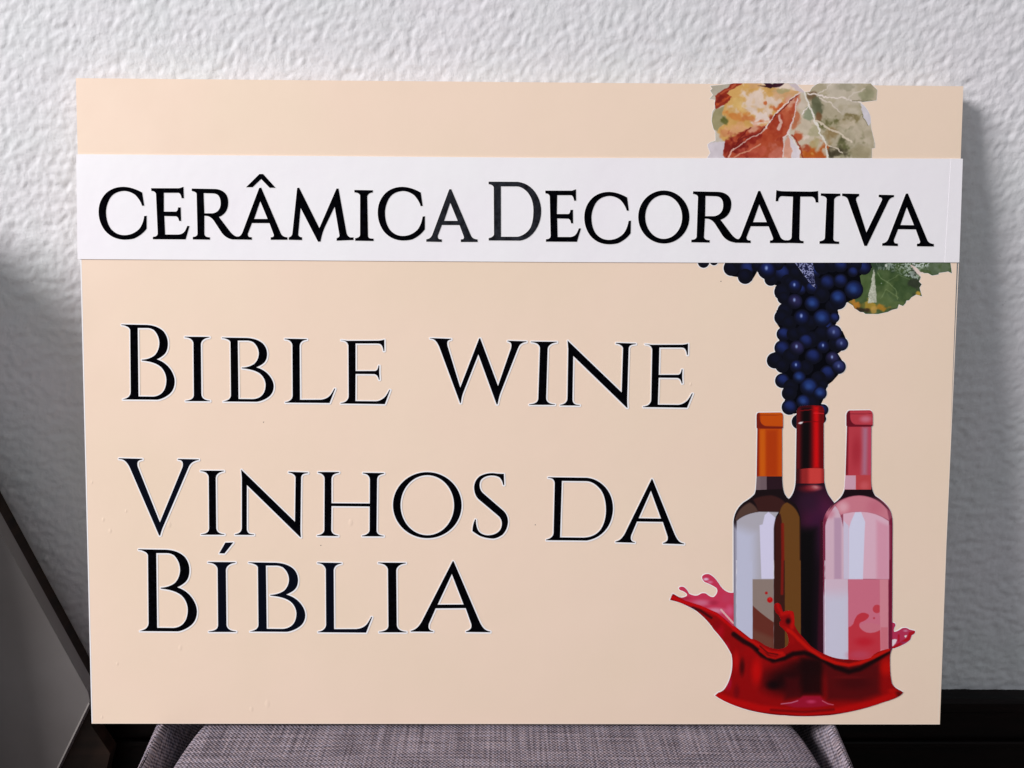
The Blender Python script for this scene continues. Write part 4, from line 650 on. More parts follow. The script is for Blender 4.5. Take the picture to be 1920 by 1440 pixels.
[[(47.13,166.02),(73.34,165.65),(76.6,165.29),(79.63,164.67),(82.41,163.77),(84.96,162.6),(87.26,161.15),(89.33,159.44),(90.73,157.66),(91.88,155.74),(92.78,153.67),(93.43,151.46),(93.82,149.1),(93.97,146.6),(93.82,144.13),(93.46,141.88),(92.87,139.84),(92.07,138.01),(91.05,136.4),(89.81,135),(88.65,134.03),(87.45,133.14),(86.22,132.31),(84.97,131.56),(83.68,130.87),(82.35,130.26),(84.99,129.29),(87.46,128.07),(89.75,126.62),(91.85,124.93),(93.79,122.99),(95.54,120.82),(97.01,118.53),(98.21,116.23),(99.14,113.93),(99.79,111.64),(100.17,109.34),(100.27,107.04),(99.95,104),(99.24,101.23),(98.15,98.72),(96.68,96.48),(94.82,94.5),(92.58,92.78),(90.86,91.69),(89.14,90.75),(87.43,89.96),(85.71,89.31),(84,88.8),(82.29,88.44),(46.56,88.66),(47.92,89.02),(49.17,89.43),(50.3,89.87),(51.32,90.35),(52.21,90.87),(52.99,91.43),(53.65,92.18),(54.2,92.97),(54.62,93.81),(54.94,94.7),(55.13,95.63),(55.21,96.62),(55.9,160.23),(55.7,161.05),(55.32,161.79),(54.78,162.47),(54.08,163.07),(53.2,163.61),(52.17,164.07),(51.33,164.46),(50.49,164.78),(49.65,165.02),(48.8,165.2),(47.96,165.3),(47.12,165.34)],[(63.56,162.38),(63.03,91.88),(78.09,91.72),(80.53,92.08),(82.74,92.74),(84.72,93.7),(86.46,94.96),(87.97,96.52),(89.26,98.39),(90.01,99.9),(90.63,101.56),(91.12,103.36),(91.48,105.3),(91.71,107.38),(91.81,109.61),(91.54,112.13),(91.01,114.5),(90.21,116.72),(89.15,118.8),(87.82,120.74),(86.22,122.53),(84.07,124.14),(81.51,125.53),(78.54,126.71),(75.17,127.67),(71.4,128.42),(67.23,128.95),(66.99,129.81),(69.67,130.06),(72.18,130.53),(74.52,131.22),(76.68,132.12),(78.66,133.23),(80.47,134.56),(81.92,136.35),(83.12,138.28),(84.06,140.36),(84.74,142.58),(85.17,144.94),(85.33,147.44),(85.1,149.94),(84.61,152.29),(83.85,154.51),(82.84,156.57),(81.56,158.5),(80.03,160.28),(78.91,160.93),(77.79,161.46),(76.67,161.87),(75.54,162.17),(74.42,162.34),(73.29,162.4)]],
[[(111.11,154.26),(136.6,154.14),(136.59,153.55),(135.08,153.28),(133.72,152.93),(132.5,152.49),(131.42,151.98),(130.48,151.39),(129.69,150.72),(129.1,150.13),(128.61,149.48),(128.23,148.8),(127.94,148.06),(127.75,147.28),(127.66,146.45),(127.46,95.04),(127.61,93.95),(127.92,92.96),(128.37,92.07),(128.99,91.29),(129.76,90.62),(130.68,90.05),(131.43,89.68),(132.25,89.36),(133.15,89.09),(134.11,88.87),(135.16,88.71),(136.27,88.6),(136.26,87.99),(110.82,87.96),(110.83,88.48),(112.32,88.68),(113.66,88.91),(114.82,89.2),(115.82,89.52),(116.65,89.89),(117.32,90.3),(118.03,90.79),(118.62,91.4),(119.08,92.13),(119.42,92.98),(119.63,93.94),(119.7,95.03),(120.03,147.29),(119.96,148.13),(119.74,148.95),(119.35,149.74),(118.81,150.51),(118.11,151.25),(117.26,151.97),(116.38,152.42),(115.44,152.8),(114.44,153.12),(113.39,153.37),(112.27,153.55),(111.1,153.67)]],
[[(127.55,172.48),(134.88,172.69),(126.47,162.22),(121.71,162.4)]],
[[(148.78,154.04),(174.25,153.73),(177.42,153.42),(180.36,152.89),(183.08,152.13),(185.56,151.13),(187.81,149.91),(189.83,148.46),(191.21,146.94),(192.34,145.31),(193.23,143.56),(193.88,141.68),(194.28,139.68),(194.44,137.56),(194.32,135.47),(193.99,133.56),(193.44,131.83),(192.67,130.28),(191.69,128.91),(190.5,127.72),(189.38,126.9),(188.23,126.14),(187.04,125.44),(185.83,124.8),(184.58,124.22),(183.3,123.7),(185.87,122.88),(188.28,121.85),(190.51,120.61),(192.57,119.18),(194.46,117.54),(196.18,115.7),(197.63,113.75),(198.82,111.81),(199.73,109.86),(200.39,107.91),(200.77,105.96),(200.89,104.01),(200.6,101.44),(199.94,99.09),(198.9,96.97),(197.49,95.06),(195.7,93.38),(193.54,91.93),(191.88,91.01),(190.22,90.21),(188.56,89.54),(186.9,88.99),(185.25,88.56),(183.59,88.25),(148.91,88.43),(150.23,88.74),(151.43,89.09),(152.53,89.46),(153.51,89.87),(154.37,90.31),(155.12,90.78),(155.76,91.41),(156.28,92.09),(156.69,92.8),(156.98,93.55),(157.16,94.34),(157.23,95.18),(157.36,149.12),(157.15,149.81),(156.78,150.45),(156.25,151.02),(155.55,151.54),(154.7,151.99),(153.69,152.38),(152.87,152.71),(152.05,152.98),(151.23,153.19),(150.41,153.34),(149.59,153.43),(148.77,153.46)],[(164.77,150.95),(164.87,91.16),(179.49,91.03),(181.85,91.33),(183.99,91.89),(185.9,92.7),(187.58,93.77),(189.04,95.1),(190.27,96.68),(190.98,97.96),(191.57,99.37),(192.03,100.89),(192.37,102.54),(192.57,104.31),(192.65,106.2),(192.37,108.33),(191.84,110.34),(191.04,112.22),(189.99,113.99),(188.69,115.63),(187.12,117.14),(185.01,118.51),(182.52,119.69),(179.63,120.69),(176.35,121.5),(172.68,122.14),(168.62,122.59),(168.38,123.31),(170.99,123.53),(173.42,123.93),(175.68,124.51),(177.77,125.27),(179.69,126.22),(181.43,127.34),(182.83,128.86),(183.98,130.5),(184.87,132.27),(185.52,134.15),(185.91,136.15),(186.05,138.27),(185.81,140.39),(185.31,142.39),(184.56,144.27),(183.55,146.02),(182.3,147.65),(180.79,149.16),(179.7,149.72),(178.61,150.17),(177.51,150.52),(176.42,150.77),(175.32,150.92),(174.23,150.97)]],
[[(212.56,154.06),(234.9,153.68),(234.9,153.08),(233.65,152.82),(232.52,152.5),(231.52,152.13),(230.65,151.7),(229.9,151.21),(229.28,150.67),(228.81,150.08),(228.42,149.47),(228.1,148.84),(227.85,148.19),(227.68,147.51),(227.58,146.8),(227.57,90.97),(248.35,91.08),(250.37,91.37),(252.23,91.85),(253.93,92.51),(255.46,93.35),(256.83,94.38),(258.04,95.59),(258.86,96.75),(259.64,97.92),(260.36,99.09),(261.04,100.28),(261.68,101.48),(262.26,102.68),(263.1,102.51),(257.35,87.62),(212.59,87.92),(212.59,88.44),(213.93,88.68),(215.12,89.02),(216.17,89.44),(217.09,89.94),(217.86,90.54),(218.49,91.21),(219.01,91.82),(219.43,92.46),(219.76,93.16),(220,93.91),(220.15,94.7),(220.2,95.54),(220.3,147.22),(220.16,148.06),(219.89,148.89),(219.5,149.68),(218.98,150.46),(218.33,151.21),(217.56,151.93),(216.85,152.33),(216.08,152.66),(215.27,152.93),(214.41,153.14),(213.5,153.29),(212.55,153.38)]],
[[(268.96,154.18),(294.55,154.06),(294.55,153.46),(293.04,153.19),(291.68,152.84),(290.45,152.41),(289.38,151.9),(288.44,151.31),(287.65,150.64),(287.07,150.04),(286.59,149.4),(286.21,148.71),(285.93,147.98),(285.75,147.2),(285.67,146.37),(286.08,95.01),(286.25,93.92),(286.56,92.93),(287.04,92.05),(287.66,91.27),(288.44,90.6),(289.37,90.03),(290.13,89.65),(290.96,89.33),(291.86,89.06),(292.84,88.85),(293.89,88.68),(295,88.57),(295,87.97),(269.46,87.94),(269.46,88.46),(270.96,88.65),(272.3,88.89),(273.46,89.17),(274.46,89.5),(275.29,89.86),(275.95,90.27),(276.67,90.76),(277.25,91.37),(277.71,92.1),(278.03,92.95),(278.23,93.92),(278.29,95),(278,147.21),(277.92,148.05),(277.68,148.86),(277.29,149.66),(276.73,150.42),(276.02,151.17),(275.16,151.89),(274.27,152.34),(273.32,152.72),(272.31,153.03),(271.25,153.28),(270.13,153.46),(268.95,153.58)]],
[[(337.74,154.75),(338.45,155.93),(339.3,155.02),(362.78,99.59),(363.8,97.41),(364.82,95.52),(365.83,93.91),(366.85,92.57),(367.86,91.51),(368.87,90.73),(369.67,90.28),(370.46,89.9),(371.23,89.59),(371.99,89.35),(372.74,89.18),(373.47,89.08),(373.47,88.26),(350.77,88.47),(350.77,89.17),(351.91,89.51),(352.91,89.93),(353.78,90.44),(354.51,91.02),(355.11,91.68),(355.58,92.43),(355.74,93.19),(355.84,93.93),(355.87,94.62),(355.83,95.29),(355.73,95.92),(355.56,96.51),(350.43,111.2),(322.36,110.93),(316.01,96.23),(315.78,95.11),(315.68,94.09),(315.68,93.17),(315.8,92.34),(316.03,91.62),(316.38,90.99),(316.81,90.53),(317.32,90.15),(317.89,89.83),(318.53,89.59),(319.23,89.42),(320,89.32),(320,88.62),(299.14,88.75),(299.14,89.45),(300.62,89.87),(302.02,90.45),(303.33,91.18),(304.55,92.06),(305.68,93.09),(306.73,94.28),(307.51,95.3),(308.27,96.39),(308.98,97.54),(309.67,98.75),(310.32,100.03),(310.94,101.37)],[(337.42,143.53),(324.16,114.46),(348.48,114.64)]]]
STRIP = [(-1.05,526.28),(198.14,526.45),(410.25,526.46),(604.1,527.45),(801.36,528.78),(801.64,435.06),(606.4,433.33),(440.35,432.8),(197.48,432.74),(-2.2,432.49)]
STRIP_END = [(790.63,528.57),(801.52,528.64),(801.79,434.96),(788.37,434.84)]
GRAPES = [(567.02,433.78,5.33,0),(576.55,434.59,3.8,0),(592.62,428.49,7.23,0),(599.49,434.21,6.34,0),(606.64,428.57,7.1,1),(605.55,420.98,6.98,0),(616.16,430.51,5.07,0),(629.22,418.57,6.09,0),(625.17,427.03,8.37,2),(639.28,424.32,7.86,1),(635.25,431.88,5.33,0),(644.6,416.76,6.34,0),(649.29,431.96,6.34,0),(652.05,424.39,6.59,0),(659.5,432.02,7.36,0),(662.45,418.12,7.1,0),(668.62,425.75,6.59,1),(676.13,430.85,7.61,0),(685.03,432.16,6.98,0),(692.7,432.2,6.98,1),(714.5,429.79,6.59,1),(705.47,432.27,6.98,0),(704.4,425.94,5.07,1),(670.23,414.36,6.34,0),(639.74,407.23,7.36,0),(651.11,412.36,6.59,2),(656.95,409.22,4.82,1),(667.12,411.18,6.09,1),(681.04,416.32,7.23,1),(693.15,417.65,6.59,1),(645.87,416.77,5.07,0),(641.18,401.53,5.71,0),(676.28,404.25,7.36,0),(705.56,409.48,8.62,4),(691.08,401.79,7.61,4),(686.19,394.14,6.34,0),(691.82,398.62,7.36,1),(667.55,396.59,7.1,4),(651.5,398.41,7.1,3),(642.77,390.11,6.98,0),(640.38,383.73,7.36,0),(646.92,378.67,6.98,0),(658.31,383.82,7.61,2),(666.14,378.77,6.98,0),(688.42,383.97,4.82,1),(681.6,376.29,5.71,1),(676.91,383.28,8.37,4),(642.07,368.45,6.59,1),(651.05,368.5,6.34,0),(659.95,371.09,6.34,0),(677.98,368.62,7.61,0),(688.21,369.95,7.36,5),(691.09,359.75,7.36,0),(695.59,359.77,6.34,5),(667.87,363.47,7.61,0),(662.77,362.17,6.98,1),(641.13,355.68,7.36,1),(678.97,357.13,6.09,2),(672.17,348.15,6.34,0),(649.04,348.05,7.61,0),(654.61,355.74,7.1,3),(634.38,344.14,7.36,0),(641.58,339.05,6.34,0),(669.6,348.14,7.61,1),(687.65,346.3,6.59,3),(693.67,338.64,6.59,5),(654.43,339.11,6.09,2),(663.47,337.86,6.98,0),(683.55,332.82,7.36,1),(641.94,325.58,6.85,1),(657.29,328.86,6.09,4),(649.82,319.84,6.98,0),(675.34,327.65,6.98,0),(679.36,322.53,5.07,0),(648.69,314.05,7.1,0),(666.55,319.9,8.37,4),(677.03,314.16,6.34,4),(669.54,305.76,7.61,0),(649.04,301.17,7.23,1),(661.79,306.38,6.59,4),(680.06,298.71,5.33,1),(658.45,287.66,6.98,0),(679.02,290.32,4.44,0),(663.35,296.71,7.61,0)]
BUNCH = [(585.45,435.39),(719.41,436.14),(722.17,429.84),(710.91,422.18),(713.93,408.25),(705.21,400.59),(697.64,396.74),(691.41,390.99),(692.91,383.99),(689.3,376.33),(696.51,371.26),(701.33,361.07),(695.16,352.73),(692.65,350.8),(699.4,340.58),(693.27,330.94),(688.29,325.14),(683.26,321.26),(682.24,312.25),(678.6,304.51),(683.92,299.37),(681.72,286.45),(656.05,281.19),(652.64,287.64),(656.29,295.4),(647.94,294.33),(642.58,301.79),(644.98,308.24),(642.24,314.66),(643.4,319.17),(636.17,324.92),(636.68,330.05),(641.75,332.64),(633.9,337.73),(627.96,344.11),(631,350.52),(637.35,353.11),(634.65,358.21),(638.39,362.06),(636.3,368.43),(638.73,373.54),(633.4,381.15),(635.09,390.07),(641.33,395.82),(633.47,402.76),(633.24,411.63),(634.48,412.91),(625.47,415.39),(621.51,420.43),(616.28,425.46),(611.4,416.58),(605.07,414.65),(598.55,420.31),(590.87,421.53)]
BLOOM = [(650.51,433.74),(667.1,433.83),(670.34,410.56),(665.11,414.34),(655.81,426.94)]
ART = {}
ART['leaf'] = dict(base=(196,186,168), warp=0.9, loops=[[(568.51,527.61),(571.29,532.16),(569.26,536.87),(568.72,539.69),(571.08,541.6),(575.66,543.04),(575.38,551.05),(573.69,553.86),(571.92,560.44),(572.4,568.9),(574.25,571.73),(574.36,579.7),(569.75,580.42),(572.55,583.9),(570.08,587.63),(571.95,589.52),(569.98,591.84),(577.14,592.55),(591.44,594.35),(611.53,594.59),(636.41,594.88),(647.42,594.77),(655.79,587.06),(660.57,587.57),(661.27,589.28),(662.23,590.81),(663.43,592.13),(664.87,593.26),(666.56,594.2),(668.5,594.94),(715.48,595.29),(717.46,593.44),(721.71,589.72),(721.26,580.33),(705.95,578.52),(708.13,577.1),(710.1,575.42),(711.88,573.49),(713.44,571.31),(714.8,568.87),(715.96,566.18),(717.3,554.89),(721.11,541.7),(721.24,537.92),(718.36,537.43),(718.66,528.63)]],
 ops=[('p',[(611.52,594.69),(649.81,594.98),(654.83,586.87),(650.08,585.42),(632.71,589.98),(613.49,592.64)],0.39,(228,205,185),1),
  ('p',[(569.97,592.31),(592.39,594.54),(585.83,588.69),(574.48,582.98),(568.8,580.13)],0.39,(180,170,150),1),
  ('p',[(654.83,586.87),(660.56,587.85),(668.48,595.4),(715.46,595.76),(721.9,589.72),(721.75,579.86),(705.94,578.8),(717.3,554.89),(721.72,537.92),(719.14,528.44),(679.62,528.17),(674.41,541.37),(665.2,560.17),(657.99,577.04)],0.77,(176,163,134),1),
  ('b',(683.52,589.43),12.53,12.53,(194,181,160),1),
  ('b',(696.26,581.08),15.42,15.42,(192,179,158),0.8),
  ('b',(693.03,592.31),8.67,3.86,(158,150,125),0.8),
  ('b',(711.53,584.01),8.67,8.67,(148,145,110),0.9),
  ('b',(696.61,539.64),13.49,13.49,(100,99,58),1),
  ('b',(697.36,546.25),5.78,5.78,(88,85,50),1),
  ('b',(665.72,575.22),7.71,10.6,(100,101,72),1),
  ('b',(678.68,559.32),10.6,5.78,(108,105,60),1),
  ('b',(697.73,565.11),10.6,5.78,(128,113,70),0.9),
  ('b',(679.96,548.96),7.71,7.71,(140,110,60),0.7),
  ('b',(685.23,533.89),10.6,5.78,(70,62,40),1),
  ('b',(704.91,551.03),14.46,14.46,(190,175,150),0.8),
  ('b',(693.13,558.48),11.57,3.86,(196,179,152),0.7),
  ('b',(709.32,534.05),9.64,9.64,(158,145,110),0.8),
  ('b',(661.67,582.7),5.78,5.78,(110,80,50),0.8),
  ('b',(668.88,565.84),3.86,5.78,(120,80,45),0.9),
  ('p',[(591.44,594.35),(601.01,594.42),(611.53,594.5),(633.67,589.99),(650.02,587.77),(649.12,585.42),(622.09,556.09),(612.64,550.37),(584.02,542.63),(576.15,551.06),(580.84,555.8),(585.42,565.23),(580.61,566.14),(584.09,581.18),(584.03,583.99)],0.96,(213,160,82),1),
  ('b',(613.84,578.59),22.17,13.49,(222,196,176),1),
  ('b',(616.12,564.52),11.57,6.75,(228,205,192),1),
  ('b',(595.71,575.64),8.67,8.67,(220,178,100),0.8),
  ('b',(638.58,585.34),10.6,5.78,(212,160,110),0.8),
  ('b',(595.96,565.31),14.46,4.82,(214,128,52),0.9),
  ('b',(606.58,562.57),7.71,2.89,(206,120,60),0.9),
  ('b',(631.27,572.15),7.71,4.82,(204,88,32),1),
  ('b',(617.17,560.76),6.75,2.51,(206,100,48),0.9),
  ('b',(620.56,578.17),2.12,2.12,(205,105,50),1),
  ('b',(584.81,550.18),8.67,4.82,(208,130,80),0.8),
  ('b',(598.15,554.04),11.57,4.82,(224,160,110),0.8),
  ('b',(612.5,556.02),7.71,7.71,(222,150,120),0.7),
  ('b',(610.62,592.62),5.78,2.41,(214,160,110),0.6),
  ('b',(635.63,588.13),8.67,1.93,(170,160,110),0.8),
  ('p',[(584.98,542.64),(606.75,555.51),(621.13,556.08),(627.6,565.54),(650.08,585.42),(649.39,576.04),(646.82,564.74),(641.45,550.58),(636.8,544.89),(637.26,527.89),(584.36,527.53),(581.44,529.4)],0.48,(186,72,40),1),
  ('b',(608.7,554.11),10.6,3.37,(214,150,120),0.9),
  ('b',(640.78,575.03),6.75,6.75,(214,120,80),0.8),
  ('b',(644.51,578.82),4.82,7.71,(220,165,140),0.8),
  ('b',(613.69,546.61),19.28,5.78,(150,32,18),1),
  ('b',(596.63,537.06),11.57,8.67,(132,22,14),1),
  ('b',(622.29,548.56),8.67,8.67,(190,70,35),0.8),
  ('b',(631.59,559.92),8.67,8.67,(170,50,25),0.9),
  ('b',(614.96,534.35),15.42,4.82,(196,80,55),0.8),
  ('b',(601.57,531.42),14.46,2.89,(175,55,38),0.7),
  ('b',(639.07,567.5),3.86,8.67,(190,80,45),0.9),
  ('b',(631.38,531.63),8.67,8.67,(205,110,90),0.8),
  ('l',[(633.36,565.58),(634.95,559.95),(632.73,553.34)],2.51,(214,165,150),1,0.6),
  ('l',[(649.15,584.48),(637.93,574.07),(629.5,566.49),(622.09,556.09),(612.68,548.49),(599.31,545.57),(591.83,537.02),(585.3,528.48)],1.16,(120,20,15),0.9,0.5),
  ('l',[(621.18,554.2),(612.71,547.55),(600.36,541.8),(591.9,534.19),(587.24,528.02)],0.87,(222,180,165),0.9,0.5),
  ('l',[(606.75,555.51),(600.2,548.4),(595.52,543.65)],1.35,(120,20,15),0.8,0.5),
  ('l',[(616.72,540.97),(607.27,534.3),(597.73,531.4),(593,528.06)],1.35,(215,140,110),0.9,0.5),
  ('p',[(651.04,585.43),(656.87,582.66),(663.06,567.68),(669.21,554.54),(675.32,543.27),(679.14,528.17),(653.62,528),(652.44,535.55),(643.37,550.59),(646.95,560.04),(649.44,574.16)],0.58,(198,181,156),1),
  ('b',(654.18,576.07),5.78,5.78,(204,187,170),0.9),
  ('b',(660.18,567.66),4.82,6.75,(138,145,115),0.9),
  ('b',(648.31,562.87),3.86,11.57,(190,100,60),0.9),
  ('b',(664.52,550.74),6.75,6.75,(168,160,120),0.8),
  ('b',(650.37,575.1),2.89,9.64,(205,130,100),0.8),
  ('b',(656.96,545.97),6.75,3.37,(226,205,190),1),
  ('b',(659.26,532.76),14.46,9.64,(196,92,24),1),
  ('b',(648.28,546.85),5.78,4.82,(190,80,40),1),
  ('b',(672.68,534.75),5.78,9.64,(190,85,25),1),
  ('b',(657.2,537.48),6.75,3.86,(170,60,25),0.9),
  ('b',(666.71,541.32),4.82,5.78,(176,160,110),0.9),
  ('b',(664.1,531.85),2.89,2.89,(214,140,60),1),
  ('p',[(641.99,548.22),(653.46,533.67),(652.66,527.99),(645.44,527.94),(643.25,537.38)],0.39,(216,204,210),1),
  ('p',[(641.99,548.22),(644.7,537.39),(645.44,527.94),(637.26,527.89),(636.95,539.22)],0.48,(216,150,125),1),
  ('l',[(644.84,549.66),(654.4,534.62),(656.5,528.49)],1.35,(150,40,20),0.8,0.5),
  ('l',[(654.83,586.87),(658.92,577.98),(663.06,567.68),(669.21,554.54),(675.32,543.27),(679.14,528.36)],1.54,(224,216,204),1,0.4),
  ('l',[(658.69,586.24),(674.14,582.6),(690.47,581.97),(707.9,577.41)],1.16,(222,207,196),1,0.5),
  ('l',[(669.35,582.29),(680.06,577.2),(687.49,569.74)],1.16,(214,199,184),0.9,0.5),
  ('l',[(667.08,561.59),(676.87,555.54),(687.59,550.9),(699.38,543.44)],1.73,(216,199,176),0.9,0.5),
  ('l',[(676.82,541.39),(685.11,537.67),(691.97,533.93)],1.35,(208,193,170),0.9,0.5),
  ('l',[(667.39,583.68),(672.98,589.35),(679.55,594.08)],1.35,(212,199,186),0.8,0.5),
  ('l',[(693.41,580.12),(699.95,585.8),(711.31,590.58)],1.16,(208,195,180),0.7,0.6),
  ('l',[(650.54,586.18),(637.88,575.95),(628.54,566.49),(623,557.98),(621.18,554.2)],0.96,(228,205,195),1,0.5),
  ('l',[(648.77,580.72),(648.08,571.33),(645.46,561.91),(641.93,550.58),(637.73,545.84),(637.71,528.83)],1.16,(222,196,190),1,0.5),
  ('l',[(658.55,574.23),(654.45,566.68)],0.77,(226,214,208),1,0.5),
  ('l',[(641.93,550.58),(647.45,542.13),(653.46,533.67)],0.96,(226,214,208),1,0.5),
  ('p',[(590.48,594.81),(601.95,594.89),(586.8,588.23),(584.51,583.99),(590.01,581.97),(586.09,577.44),(574.94,570.98),(574,582.98)],0.29,(158,44,22),1),
  ('l',[(577.35,583),(584.88,588.68),(592.42,593.42)],1.54,(196,86,50),0.8,0.5),
  ('l',[(576.56,575.5),(583.16,580.23),(587.9,581.96)],1.73,(205,80,30),0.8,0.5),
  ('b',(577.44,579.25),4.82,4.82,(120,20,14),0.7),
  ('p',[(574.27,570.97),(583.3,574.14),(581.08,566.14),(585.61,565.23),(580.84,555.8),(576.91,551.53),(573.21,553.86),(571.34,560.43)],0.29,(158,147,104),1),
  ('b',(582.61,562.39),4.34,5.78,(100,101,42),1),
  ('p',[(568.03,527.42),(571.29,532.16),(568.78,536.86),(568.23,540.16),(571.07,542.07),(585.17,542.83),(582.84,531.3),(584.36,527.53)],0.29,(207,196,203),1),
  ('p',[(612.53,592.82),(619.24,592.5),(617.74,595.01),(636.88,595.16),(631.91,591.1),(621.18,591.3)],0.29,(58,18,34),1),
  ('p',[(640.71,595.19),(647.41,595.24),(656.27,586.88),(652.96,585.45)],0.29,(208,190,194),1),
  ('p',[(705.97,577.86),(708.47,576.51),(710.77,574.61),(712.88,572.16),(714.8,569.15),(716.52,565.6),(718.04,561.49),(714.78,558.17),(710.22,565.2)],0.29,(205,199,206),1),
  ('l',[(708.15,569.89),(710.77,563.32),(714.3,558.16)],0.77,(110,105,70),0.8,0.5),
  ('l',[(698.21,580.16),(707.84,579.29),(721.26,580.33)],0.77,(118,110,80),0.7,0.5)])
ART['leaf2'] = dict(base=(70,92,48), warp=0.6, loops=[[(697.69,436.02),(793.6,436.56),(795.72,424.92),(792.06,426.68),(789.52,426.16),(783.78,425.36),(783.2,423.84),(777.47,422.92),(773.54,425.06),(765.86,425.01),(767.28,421.22),(765.5,417.41),(768.15,414.88),(766.35,411.7),(768.82,403.84),(763.37,405.34),(758.98,402.77),(757.14,400.22),(754.59,399.83),(754.03,397.66),(751.56,394.85),(747.66,396.36),(746.51,392.54),(741.42,391.24),(737.64,389.31),(728.72,387.35),(717.17,387.42),(715.2,388.94),(711.98,389.18),(709.36,391.08),(706.75,392.33),(705.39,394.87),(698.2,399.28)]],
 ops=[('b',(739.9,398.23),17.76,17.76,(92,112,60),0.7),
  ('b',(752.14,414.8),15.22,15.22,(60,84,44),0.9),
  ('b',(716.28,414.61),11.41,11.41,(78,100,52),0.9),
  ('b',(727.2,432.39),24.1,6.34,(44,64,46),0.9),
  ('b',(762.29,417.39),6.34,11.41,(46,52,38),0.9),
  ('b',(727.67,418.47),7.61,7.61,(56,84,36),0.9),
  ('b',(732.4,392.46),7.61,3.3,(172,122,30),1),
  ('b',(719.47,395.58),6.34,5.07,(176,140,40),0.9),
  ('b',(707.29,395.52),7.61,5.07,(182,118,30),1),
  ('b',(765.24,407),2.79,2.79,(190,150,50),1),
  ('b',(724.75,391.15),3.8,3.8,(196,150,60),0.8),
  ('b',(714.51,390.47),7.61,2.79,(50,34,26),0.8),
  ('b',(742.71,391.24),6.34,2.54,(60,60,30),0.8),
  ('l',[(727.46,424.8),(731.47,419.76),(739.33,414.73),(744.67,408.41),(746.22,400.8)],0.89,(120,140,90),0.7,0.5),
  ('l',[(730.79,401.99),(735.66,409.64),(747.46,402.08)],0.76,(110,130,80),0.7,0.5),
  ('l',[(736.68,417.25),(746.7,423.64),(757.12,418.63)],0.76,(110,132,84),0.6,0.5),
  ('k',[(725.87,434.16),(756.56,434.33),(768.68,418.06),(757.03,421.16),(738.91,426.77),(727.35,427.97)],(196,210,202),0.55),
  ('k',[(756.56,434.33),(774.47,434.43),(774.82,425.06),(767.12,425.65)],(214,224,222),0.7),
  ('b',(779.81,428.89),7.61,7.61,(86,104,74),0.9),
  ('b',(787.39,431.46),7.61,7.61,(104,120,92),0.8),
  ('b',(734.92,431.17),1.27,1.27,(214,220,210),0.9),
  ('b',(730.6,415.32),1.14,1.14,(220,226,220),1),
  ('p',[(756.63,432.3),(758.54,432.57),(767.09,426.29),(776.49,421.52),(768.63,419.33),(763.3,425)],0.25,(224,200,190),1),
  ('p',[(723.47,429.21),(727.33,398.16),(718.78,397.1)],0.25,(170,174,152),1),
  ('k',[(723.22,429.21),(727.6,397.91),(718.4,396.84)],(214,216,196),0.5)])
